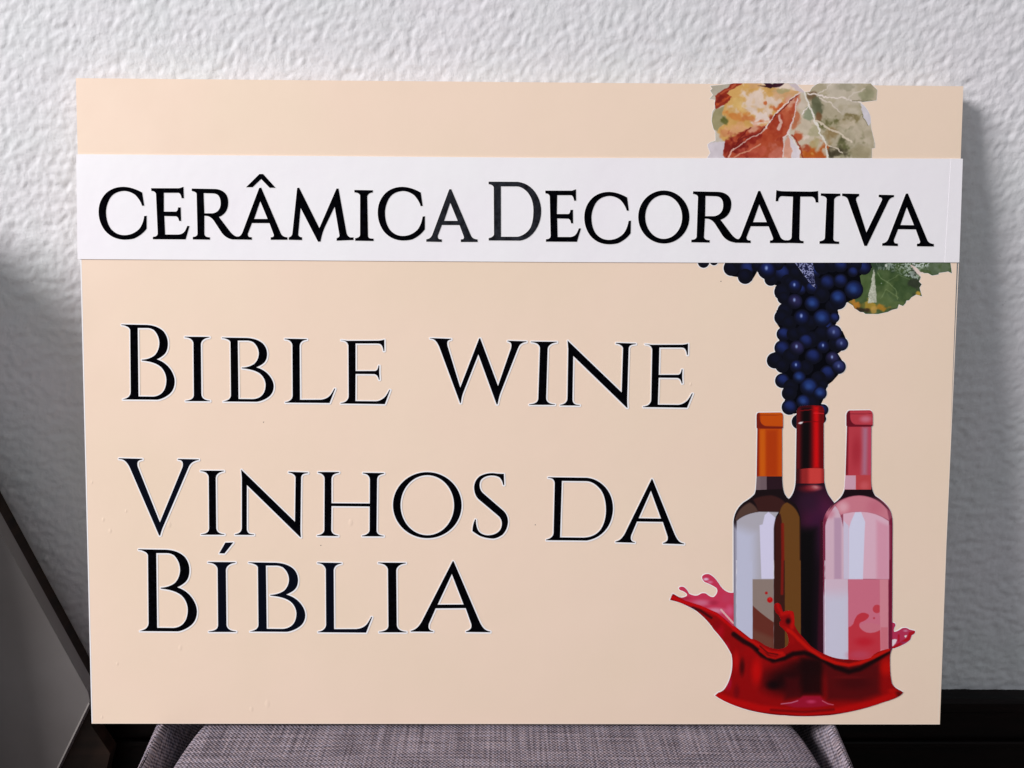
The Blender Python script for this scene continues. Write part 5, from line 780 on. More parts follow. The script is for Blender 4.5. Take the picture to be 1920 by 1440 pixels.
ART['left'] = dict(base=(22,8,12), warp=0, loops=[[(620.88,295.89),(640.67,296.21),(641.36,296.06),(641.95,295.77),(642.43,295.32),(642.8,294.74),(643.07,294.01),(643.23,293.13),(643.53,281.97),(642.68,281.1),(643.88,236.53),(644.04,232.96),(644.3,229.73),(644.67,226.84),(645.15,224.31),(645.74,222.12),(646.44,220.28),(647.63,218.45),(649.02,216.73),(650.62,215.12),(652.43,213.61),(654.44,212.2),(656.66,210.9),(658.25,208.52),(659.59,205.96),(660.67,203.23),(661.5,200.32),(662.06,197.23),(662.37,193.96),(666.13,60.58),(602.65,60.53),(599.53,193.81),(599.95,197.45),(600.82,200.86),(602.12,204.01),(603.87,206.93),(606.06,209.6),(608.68,212.03),(611.01,213.48),(613.08,214.89),(614.9,216.27),(616.46,217.62),(617.76,218.93),(618.81,220.2),(619.3,222.04),(619.68,224.23),(619.95,226.77),(620.12,229.65),(620.19,232.88),(620.14,236.46),(619.77,281.02),(619.01,281.88),(618.73,293.04),(618.83,293.91),(619.04,294.62),(619.35,295.17),(619.76,295.57),(620.27,295.81),(620.88,295.89)]],
 ops=[('p',[(600.97,196.32),(602.13,199.9),(603.71,203.1),(605.72,205.91),(608.15,208.33),(611.01,210.38),(614.28,212.04),(616.27,210.92),(618.01,209.64),(619.51,208.2),(620.78,206.6),(621.81,204.83),(622.61,202.91),(618.42,202.24),(614.55,201.28),(611,200.02),(607.77,198.46),(604.85,196.6),(602.26,194.44)],0.97,(84,60,52),1),
  ('p',[(622.61,202.91),(621.89,205.25),(621.11,207.44),(620.26,209.46),(619.35,211.32),(618.37,213.02),(617.33,214.56),(619.33,215.72),(621.64,216.7),(624.26,217.49),(627.2,218.09),(630.46,218.51),(634.03,218.74),(636.48,218.28),(638.83,217.57),(641.09,216.6),(643.25,215.37),(645.31,213.88),(647.28,212.13),(641.92,202.96)],0.97,(58,26,24),1),
  ('p',[(605.67,60.53),(602.51,194.44),(605.04,196.61),(607.95,198.49),(611.22,200.08),(614.85,201.39),(618.85,202.42),(623.22,203.16),(641.54,202.96),(640.25,201.06),(639.2,198.9),(638.38,196.48),(637.8,193.79),(637.45,190.83),(637.34,187.61),(640.68,60.56)],0.24,(176,172,182),1),
  ('p',[(598.62,190.03),(620,182.53),(623.05,60.55),(601.65,60.53)],7.3,(192,194,216),1),
  ('p',[(604.54,119.25),(619.07,119.27),(620.53,60.55),(605.93,60.53)],0.24,(190,192,214),1),
  ('p',[(631.94,203.18),(638.57,197.67),(637.34,187.61),(638.59,139.87),(626.82,139.85),(623.91,190.72),(626.76,191.36),(628.53,200.16)],0.24,(214,210,236),1),
  ('p',[(641.96,201.45),(642.78,204.54),(643.75,207.11),(644.87,209.15),(646.14,210.67),(647.57,211.66),(649.15,212.14),(652.32,210.42),(655.1,208.18),(657.5,205.42),(659.51,202.12),(661.13,198.31),(662.37,193.96),(666.13,60.58),(650.75,60.57),(649.59,98.63),(648.3,130.75),(646.89,157.04),(645.37,177.55),(643.73,192.34),(641.96,201.45)],0.61,(106,66,26),1),
  ('p',[(637.34,187.61),(637.59,191.14),(638.13,194.18),(638.97,196.73),(640.09,198.79),(641.5,200.37),(643.2,201.45),(644.53,194.79),(645.85,181.47),(647.15,161.47),(648.44,134.7),(649.73,101.11),(651.01,60.57),(640.68,60.56)],0.61,(58,20,16),1),
  ('l',[(645.35,191.4),(647.91,119.32)],2.92,(128,24,12),0.9,1),
  ('l',[(638.27,190.13),(641.43,60.56)],1.22,(40,10,10),0.9,1),
  ('l',[(661.64,197.73),(665.88,60.58)],1.22,(30,10,8),0.8,1),
  ('p',[(618.57,139.37),(638.19,139.41),(640.5,51.15),(620.76,51.13)],0.2,(143,126,118),1),
  ('p',[(619.19,114.51),(621.65,112.15),(624.47,109.67),(627.63,107.07),(631.16,104.34),(635.03,101.48),(639.26,98.51),(640.5,51.15),(620.76,51.13)],0.2,(104,46,36),1),
  ('p',[(619.76,91.68),(639.66,83.18),(640.22,61.84),(620.5,61.83)],3.04,(112,72,58),0.7),
  ('l',[(603.14,157.27),(604.61,94.85)],0.51,(238,236,244),0.9,0.5),
  ('p',[(603.43,144.62),(617.92,157.3),(619.81,81.03),(604.94,81.02)],0.2,(192,194,216),1),
  ('p',[(637.92,157.34),(648.35,157.36),(650.93,61.85),(640.43,61.84)],0.1,(58,24,18),1),
  ('l',[(646.26,157.36),(646.49,125.67)],2.64,(126,22,14),0.9,1),
  ('p',[(648.35,157.36),(663.36,157.39),(666.05,61.86),(650.93,61.85)],0.2,(106,66,26),1),
  ('l',[(637.92,157.34),(638.37,140.46)],0.61,(235,232,240),0.9,0.6),
  ('b',(631.84,126.39),1.52,1.52,(185,20,22),1),
  ('d',(631.84,126.39),1.32,(176,26,28)),
  ('d',(635.36,119.83),2.74,(186,10,14)),
  ('b',(635.12,120.89),1.42,1.42,(225,40,36),0.9)])
ART['left_cap'] = dict(base=(196,76,4), warp=0, loops=[[(620.88,295.89),(640.67,296.21),(641.36,296.06),(641.95,295.77),(642.43,295.32),(642.8,294.74),(643.07,294.01),(643.23,293.13),(643.53,281.97),(642.68,281.1),(643.88,236.53),(620.14,236.46),(619.77,281.02),(619.01,281.88),(618.73,293.04),(618.83,293.91),(619.04,294.62),(619.35,295.17),(619.76,295.57),(620.27,295.81),(620.88,295.89)]],
 ops=[('p',[(617.13,297.36),(621.59,297.38),(622.63,236.47),(618.65,236.45)],1.7,(140,30,8),1),
  ('p',[(627.47,280.05),(638.62,280.09),(639.78,236.52),(628.59,236.48)],2.68,(170,50,2),0.8),
  ('p',[(621.9,280.03),(626.85,280.05),(627.97,236.48),(623,236.47)],1.7,(204,92,8),0.9),
  ('p',[(618.71,293.66),(618.88,294.23),(619.16,294.73),(619.57,295.14),(620.09,295.48),(620.74,295.73),(621.5,295.89),(621.56,293.67),(621.68,290.97),(622.14,288.67),(622.94,286.76),(624.08,285.25),(625.56,284.13),(627.39,283.4),(643.49,283.21),(643.55,281.1),(623.11,281.03),(619.01,281.88)],0.24,(120,28,12),1),
  ('l',[(620.94,293.42),(642.59,293.99)],0.49,(120,30,12),0.9,0.6),
  ('l',[(621.52,295.15),(641.31,295.47)],0.61,(214,120,40),0.6,0.5)])
ART['center'] = dict(base=(24,6,20), warp=0, loops=[[(659.08,301.86),(662.36,302.39),(665.66,302.75),(668.95,302.91),(672.25,302.9),(675.56,302.69),(678.87,302.3),(679.57,301.9),(680.17,301.35),(680.66,300.64),(681.04,299.78),(681.32,298.77),(681.49,297.61),(681.81,287.08),(681.2,286.45),(682.65,237.9),(682.99,234.25),(683.51,230.81),(684.24,227.58),(685.15,224.56),(686.27,221.75),(687.57,219.14),(692.77,212.26),(698.66,60.61),(660.84,60.58),(650.56,215.28),(652.35,217.16),(653.83,219.46),(655.01,222.18),(655.87,225.31),(656.42,228.86),(656.67,232.82),(656.05,286.36),(655.77,296.27),(656.1,297.8),(656.52,299.1),(657.02,300.15),(657.62,300.96),(658.3,301.53),(659.08,301.86)]],
 ops=[('b',(681.98,197.78),26.79,36.52,(84,24,60),0.95),
  ('b',(677.43,182.67),13.39,36.52,(50,14,46),0.8),
  ('p',[(680.8,195.27),(683.92,195.27),(687.94,60.6),(681.01,60.59)],1.46,(60,10,30),0.9),
  ('b',(669.06,212.82),14.61,14.61,(46,18,42),0.8),
  ('p',[(657.3,187.66),(677.28,187.71),(678.48,60.59),(666.13,60.58)],6.09,(4,0,2),1),
  ('b',(673.67,225.99),9.13,3.65,(214,110,120),1),
  ('b',(674.28,226.37),4.14,1.95,(238,190,190),1),
  ('b',(668.7,225.35),12.17,4.87,(120,20,30),0.7)])
ART['center_cap'] = dict(base=(64,4,10), warp=0, loops=[[(659.08,301.86),(662.36,302.39),(665.66,302.75),(668.95,302.91),(672.25,302.9),(675.56,302.69),(678.87,302.3),(679.57,301.9),(680.17,301.35),(680.66,300.64),(681.04,299.78),(681.32,298.77),(681.49,297.61),(681.81,287.08),(681.2,286.45),(682.47,243.89),(678.47,244.27),(674.35,244.42),(670.12,244.35),(665.78,244.06),(661.33,243.55),(656.76,242.81),(656.05,286.36),(655.77,296.27),(656.1,297.8),(656.52,299.1),(657.02,300.15),(657.62,300.96),(658.3,301.53),(659.08,301.86)]],
 ops=[('p',[(660.99,300.01),(668.04,300.03),(668.79,243.85),(661.96,243.83)],2.19,(8,0,2),1),
  ('p',[(670.82,302.52),(677.01,302.54),(678.74,243.88),(672.52,243.86)],2.92,(206,4,10),1),
  ('p',[(677.88,302.55),(681.96,302.56),(683.72,243.9),(679.61,243.88)],2.92,(120,2,8),0.9),
  ('p',[(655.67,299.99),(659.13,300),(660.22,243.82),(657.23,243.81)],1.22,(96,14,20),0.9),
  ('l',[(659.19,297.77),(669.07,298.8),(681.49,297.61)],0.61,(150,6,14),0.9,0.7),
  ('l',[(671.64,295.59),(680.94,295.38)],0.61,(236,40,48),0.9,0.7),
  ('l',[(659.5,286.99),(671.86,287.91),(681.81,287.08)],0.73,(120,0,6),0.8,0.7),
  ('p',[(657.29,286.12),(659.49,287.36),(662.21,287.62),(661.38,286.13),(659.54,285.38)],0.37,(236,226,228),1)])
ART['center_band'] = dict(base=(150,36,36), warp=0, loops=[[(657.26,242.82),(661.68,243.55),(666.03,244.06),(670.3,244.35),(674.51,244.42),(678.65,244.27),(682.72,243.89),(683.24,230.65),(680.99,230.38),(679.04,230.16),(677.38,230),(676.02,229.9),(674.95,229.86),(674.18,229.87),(657.37,230.07)]],
 ops=[('p',[(668.13,245.35),(680.56,245.39),(681.05,229.14),(668.6,229.1)],2.44,(206,62,58),1),
  ('p',[(655.7,245.31),(660.67,245.32),(661.13,229.08),(656.15,229.07)],2.44,(60,10,16),1)])
ART['right'] = dict(base=(150,70,92), warp=0, loops=[[(705.01,298.32),(723.6,298.64),(724.38,298.36),(725.04,297.93),(725.6,297.34),(726.04,296.61),(726.37,295.72),(726.58,294.68),(726.93,284.39),(725.59,283.51),(727.02,233.03),(727.3,229.85),(727.74,226.98),(728.36,224.43),(729.15,222.18),(730.11,220.25),(731.24,218.64),(734.83,216.33),(737.98,213.98),(740.68,211.6),(742.93,209.18),(744.74,206.73),(746.09,204.24),(746.72,202.49),(747.26,200.61),(747.69,198.58),(748.03,196.41),(748.26,194.11),(748.4,191.66),(751.75,73.22),(747.89,60.64),(687.31,60.6),(683.12,192.76),(683.58,196.44),(684.57,199.96),(686.12,203.29),(688.21,206.46),(690.84,209.45),(694.02,212.26),(696.47,214.24),(698.53,216.38),(700.21,218.7),(701.5,221.2),(702.4,223.86),(702.92,226.7),(703.19,237.96),(703,283.43),(702.36,284.3),(702.05,293.97),(702.27,295.12),(702.6,296.11),(703.04,296.92),(703.59,297.56),(704.25,298.02),(705.01,298.32)]],
 ops=[('p',[(702.92,226.7),(727.22,226.77),(731.24,218.64),(733.76,216.85),(736.22,214.82),(738.62,212.54),(740.96,210.02),(743.24,207.25),(745.46,204.23),(741.59,207.99),(737.31,211.43),(733.05,214.22),(728.82,216.37),(724.61,217.88),(720.42,218.74),(716.26,218.97),(711.42,218.58),(706.87,217.69),(702.62,216.3),(698.66,214.41),(694.99,212.01),(691.62,209.12),(688.03,204.08),(689.27,206.49),(690.66,208.7),(692.19,210.69),(693.87,212.47),(695.69,214.04),(697.66,215.41)],0.37,(24,4,14),1),
  ('p',[(682.28,212.86),(685.9,200.31),(689.33,60.6),(686.05,60.6)],1.7,(122,34,62),1),
  ('p',[(744.77,195.43),(749.34,200.47),(754.21,60.65),(749.41,60.65)],0.97,(122,24,56),1),
  ('p',[(689.28,204.09),(693.02,208.51),(697.07,212.14),(701.42,214.98),(706.06,217.02),(711.01,218.27),(716.26,218.72),(721.86,218.16),(727,216.94),(731.67,215.06),(735.88,212.53),(739.63,209.34),(742.92,205.48),(745.14,195.43),(738.44,199.08),(731.53,201.68),(724.41,203.24),(717.1,203.74),(709.57,203.2),(701.83,201.61),(699.38,200.34),(694.07,210.38)],0.73,(206,124,140),1),
  ('b',(701.64,207.89),7.3,7.3,(224,168,180),0.9),
  ('b',(731.6,207.97),10.96,10.96,(196,106,126),0.7),
  ('p',[(689.33,60.6),(685.45,190.24),(686.1,193.22),(687.07,196.26),(688.36,199.37),(689.96,202.55),(691.88,205.8),(694.11,209.12),(695.78,207.14),(697.33,204.53),(698.78,201.28),(700.13,197.41),(701.38,192.91),(702.51,187.77),(706.48,60.61)],0.24,(214,180,196),1),
  ('p',[(693.46,197.81),(700.2,197.83),(702.01,139.73),(695.24,139.72)],1.22,(186,150,176),0.9),
  ('b',(689.35,201.57),6.09,6.09,(206,130,150),0.8),
  ('p',[(704.01,139.99),(701.83,201.61),(709.91,203.18),(717.62,203.67),(724.98,203.08),(731.98,201.41),(738.62,198.64),(744.91,194.8),(746.8,140.07)],0.37,(222,178,196),1),
  ('p',[(713.02,203.14),(718.64,203.16),(722.68,194.11),(722.43,182.77),(722.21,139.77),(708.78,139.74),(707.64,187.78),(709.54,194.71)],0.37,(214,214,236),1),
  ('p',[(702.28,195.32),(707.18,190.3),(708.53,139.74),(704.01,139.74)],0.37,(208,198,220),1),
  ('p',[(733.27,195.4),(745.07,190.39),(746.81,139.81),(735.13,139.79)],2.44,(216,150,172),0.9),
  ('p',[(686.21,139.7),(708.15,139.74),(710.95,51.19),(688.85,51.18)],0.2,(212,186,203),1),
  ('p',[(683.07,125.73),(712.36,125.78),(715.08,40.47),(685.59,40.46)],9.13,(203,206,226),0.8),
  ('l',[(685.99,157.44),(689.17,51.18)],0.51,(236,232,242),0.9,0.5),
  ('p',[(708.37,139.53),(746.02,139.6),(749.06,51.22),(711.16,51.19)],0.1,(206,112,134),1),
  ('p',[(738.07,139.58),(746.02,139.6),(748.69,61.93),(741.32,61.92)],0.2,(214,136,150),1),
  ('p',[(711.16,51.19),(709.81,93.91),(711.23,94.39),(712.45,95.1),(713.46,96.05),(714.27,97.23),(714.87,98.65),(715.27,100.3),(716.02,102.44),(717.01,104.23),(718.24,105.68),(719.72,106.78),(721.44,107.55),(723.41,107.97),(725.17,107.67),(726.6,107.27),(727.69,106.75),(728.46,106.13),(728.88,105.41),(728.97,104.58),(728.45,103.38),(727.65,102.27),(726.57,101.25),(725.2,100.32),(723.55,99.47),(721.61,98.72),(720.87,98.14),(720.37,97.47),(720.1,96.72),(720.07,95.88),(720.28,94.95),(720.72,93.93),(722.23,92.15),(723.85,90.73),(725.58,89.67),(727.41,88.96),(729.35,88.61),(731.39,88.61),(733.08,88.85),(734.66,89.21),(736.13,89.68),(737.49,90.28),(738.75,90.99),(739.89,91.82),(741.9,51.21)],0.2,(196,52,66),1),
  ('p',[(720.68,94.99),(721.53,95.97),(722.73,96.77),(724.28,97.39),(726.19,97.84),(728.45,98.1),(731.07,98.2),(739.75,96.08),(739.91,91.29),(738.47,90.47),(737.04,89.8),(735.62,89.28),(734.2,88.91),(732.79,88.69),(731.39,88.61),(729.05,88.76),(726.94,89.2),(725.05,89.94),(723.38,90.97),(721.94,92.3),(720.72,93.93)],0.3,(206,116,132),0.9),
  ('d',(736.4,111.49),4.06,(196,62,76)),
  ('d',(733.86,102.67),1.01,(190,60,76)),
  ('p',[(738.82,117.34),(746.78,117.35),(747.22,104.6),(739.25,104.59)],0.1,(214,136,150),1),
  ('b',(725.37,80.07),12.17,6.09,(192,28,44),0.8),
  ('b',(721.58,67.26),15.22,6.09,(190,72,96),0.7),
  ('p',[(740.45,93.95),(747.17,93.96),(747.9,72.62),(741.17,72.62)],0.41,(206,110,124),0.8),
  ('l',[(747.39,157.56),(749.58,72.62)],1.83,(112,14,46),1,0.8)])
ART['right_cap'] = dict(base=(186,58,70), warp=0, loops=[[(705.01,298.32),(723.6,298.64),(724.38,298.36),(725.04,297.93),(725.6,297.34),(726.04,296.61),(726.37,295.72),(726.58,294.68),(726.93,284.39),(725.59,283.51),(726.85,238.03),(702.94,237.96),(703,283.43),(702.36,284.3),(702.05,293.97),(702.27,295.12),(702.6,296.11),(703.04,296.92),(703.59,297.56),(704.25,298.02),(705.01,298.32)]],
 ops=[('p',[(700.08,297.68),(704.17,297.7),(705.18,237.97),(701.94,237.96)],0.97,(126,20,36),1),
  ('p',[(717.29,282.86),(722.88,282.88),(723.11,238.02),(718.13,238.01)],3.17,(176,112,136),1),
  ('p',[(722.88,282.88),(726.6,282.9),(728.1,238.04),(724.36,238.03)],1.46,(190,70,96),0.9),
  ('b',(712.43,260.45),6.09,19.48,(166,38,52),0.7),
  ('b',(720.15,290.32),7.3,4.38,(206,120,142),0.8),
  ('p',[(702.05,293.97),(702.27,295.12),(702.6,296.11),(703.04,296.92),(703.59,297.56),(704.25,298.02),(705.01,298.32),(705.61,295.22),(705.6,292.71),(705.92,290.54),(706.56,288.72),(707.51,287.24),(708.79,286.11),(710.39,285.32),(726.91,285.01),(726.96,283.27),(704.25,283.19),(702.36,284.3)],0.24,(104,12,30),1),
  ('l',[(703.88,294.84),(725.56,295.55)],0.49,(112,16,34),0.9,0.6)])
ART['right_band'] = dict(base=(190,66,70), warp=0, loops=[[(702.94,237.96),(726.85,238.03),(727.3,224.52),(702.37,224.44)]],
 ops=[('p',[(701.95,237.71),(712.54,237.74),(712.96,224.47),(702.37,224.44)],0.12,(208,160,178),1),
  ('b',(720.95,228),6.09,6.09,(206,90,96),0.8)])
ART['left_band'] = dict(base=(40,18,28), warp=0, loops=[[(620.14,236.46),(643.88,236.53),(644.2,224.65),(619.72,223.71)]],
 ops=[('p',[(619.28,236.46),(629.46,236.49),(629.8,223.36),(619.6,223.33)],0.12,(112,92,98),1),
  ('p',[(620.11,237.71),(623.59,237.72),(623.96,223.34),(620.47,223.33)],0.97,(128,108,112),0.5)])
ART['splash_back'] = dict(base=(198,52,84), warp=0, loops=[[(542.51,121.17),(544.06,124.45),(545.37,123.46),(546.73,122.69),(548.15,122.13),(549.62,121.79),(551.15,121.65),(552.73,121.73),(554.64,122.14),(556.07,122.65),(557.01,123.24),(557.48,123.92),(557.46,124.7),(556.97,125.56),(556.2,126.25),(555.38,126.87),(554.51,127.42),(553.57,127.89),(552.57,128.29),(551.52,128.61),(550.87,128.99),(550.37,129.39),(550.02,129.81),(549.81,130.26),(549.76,130.73),(549.85,131.23),(550.41,131.64),(551.01,131.94),(551.67,132.11),(552.37,132.16),(553.13,132.08),(553.93,131.89),(554.89,131.32),(555.81,130.56),(556.7,129.6),(557.54,128.45),(558.35,127.11),(559.12,125.57),(561.05,124.63),(562.86,123.99),(564.55,123.66),(566.1,123.63),(567.53,123.91),(568.84,124.49),(569.75,125.19),(570.73,125.68),(571.77,125.97),(572.88,126.05),(574.05,125.92),(575.28,125.59),(576.87,124.3),(578.32,123.31),(579.66,122.65),(580.86,122.3),(581.94,122.26),(582.89,122.54),(584.27,124.09),(585.22,125.58),(585.76,127.03),(585.88,128.43),(585.58,129.77),(584.86,131.07),(582.89,132.28),(580.98,133.37),(579.13,134.34),(577.35,135.18),(575.63,135.91),(573.97,136.51),(572.98,137.42),(572.22,138.33),(571.68,139.23),(571.36,140.14),(571.26,141.05),(571.38,141.96),(572.07,142.78),(572.9,143.42),(573.87,143.87),(574.97,144.15),(576.2,144.24),(577.57,144.15),(579.39,143.23),(581.21,141.92),(583.04,140.21),(584.88,138.11),(586.73,135.61),(588.59,132.72),(590.47,130.57),(592.39,128.87),(594.37,127.62),(596.39,126.8),(598.47,126.43),(600.59,126.51),(604.91,126.52),(605.78,89.46),(586.08,100.42)]],
 ops=[('b',(574.99,139.24),3.56,1.89,(226,190,214),1),
  ('b',(578.82,136.52),3.56,1.89,(214,130,160),0.8),
  ('b',(570.62,116.84),11.53,4.19,(206,110,140),0.9),
  ('b',(583.73,109.19),12.58,4.19,(214,140,168),0.9),
  ('b',(594.24,121.25),6.29,6.29,(196,60,92),0.8),
  ('b',(582.48,116.85),6.29,3.15,(160,30,60),0.6),
  ('b',(556.52,121.19),6.29,2.31,(170,36,64),0.8),
  ('b',(597.76,109.21),5.24,7.34,(214,90,130),0.8),
  ('l',[(589.64,110.29),(594.62,104.82),(601.27,97.7)],1.68,(228,188,186),0.9,0.5),
  ('b',(550.94,130.69),1.47,1.47,(214,60,90),0.8)])
ART['splash_side'] = dict(base=(182,48,84), warp=0, loops=[[(748.69,97.9),(750.33,98.3),(751.7,98.39),(752.8,98.18),(753.61,97.66),(754.15,96.84),(754.4,95.7),(753.75,94.46),(753.28,93.3),(753,92.21),(752.92,91.2),(753.02,90.28),(753.32,89.43),(754.43,89.59),(755.59,89.92),(756.81,90.43),(758.08,91.1),(759.41,91.94),(760.79,92.96),(762.17,93.24),(763.43,93.33),(764.58,93.24),(765.61,92.97),(766.53,92.51),(767.34,91.87),(772.82,90.55),(773.07,89.73),(773.06,88.96),(772.77,88.24),(772.2,87.57),(771.36,86.94),(770.25,86.36),(768.78,81.95),(767.21,80.5),(765.27,79.07),(762.96,77.67),(760.29,76.31),(757.26,74.97),(753.87,73.67),(749.54,73.11)]],
 ops=[('b',(764.13,90.54),3.14,1.47,(206,130,160),0.9),
  ('p',[(750.14,80.83),(750.96,81.48),(751.85,81.96),(752.83,82.27),(753.9,82.4),(755.05,82.37),(756.29,82.16),(756.07,81.01),(755.7,79.89),(755.18,78.83),(754.51,77.8),(753.68,76.81),(752.7,75.87),(750.33,75.32)],0.21,(232,214,222),1),
  ('p',[(763,85.81),(765.58,86.36),(764.38,83.6)],0.21,(232,224,228),1),
  ('l',[(772.87,89.12),(768.57,88.02),(767.11,83.06),(760.21,78.64),(752.78,73.66)],2.73,(176,14,26),1,0.9),
  ('l',[(757.77,86.35),(757.96,80.84)],1.68,(176,10,30),0.9,1.5),
  ('b',(762.36,79.19),4.19,1.47,(150,60,110),0.7)])
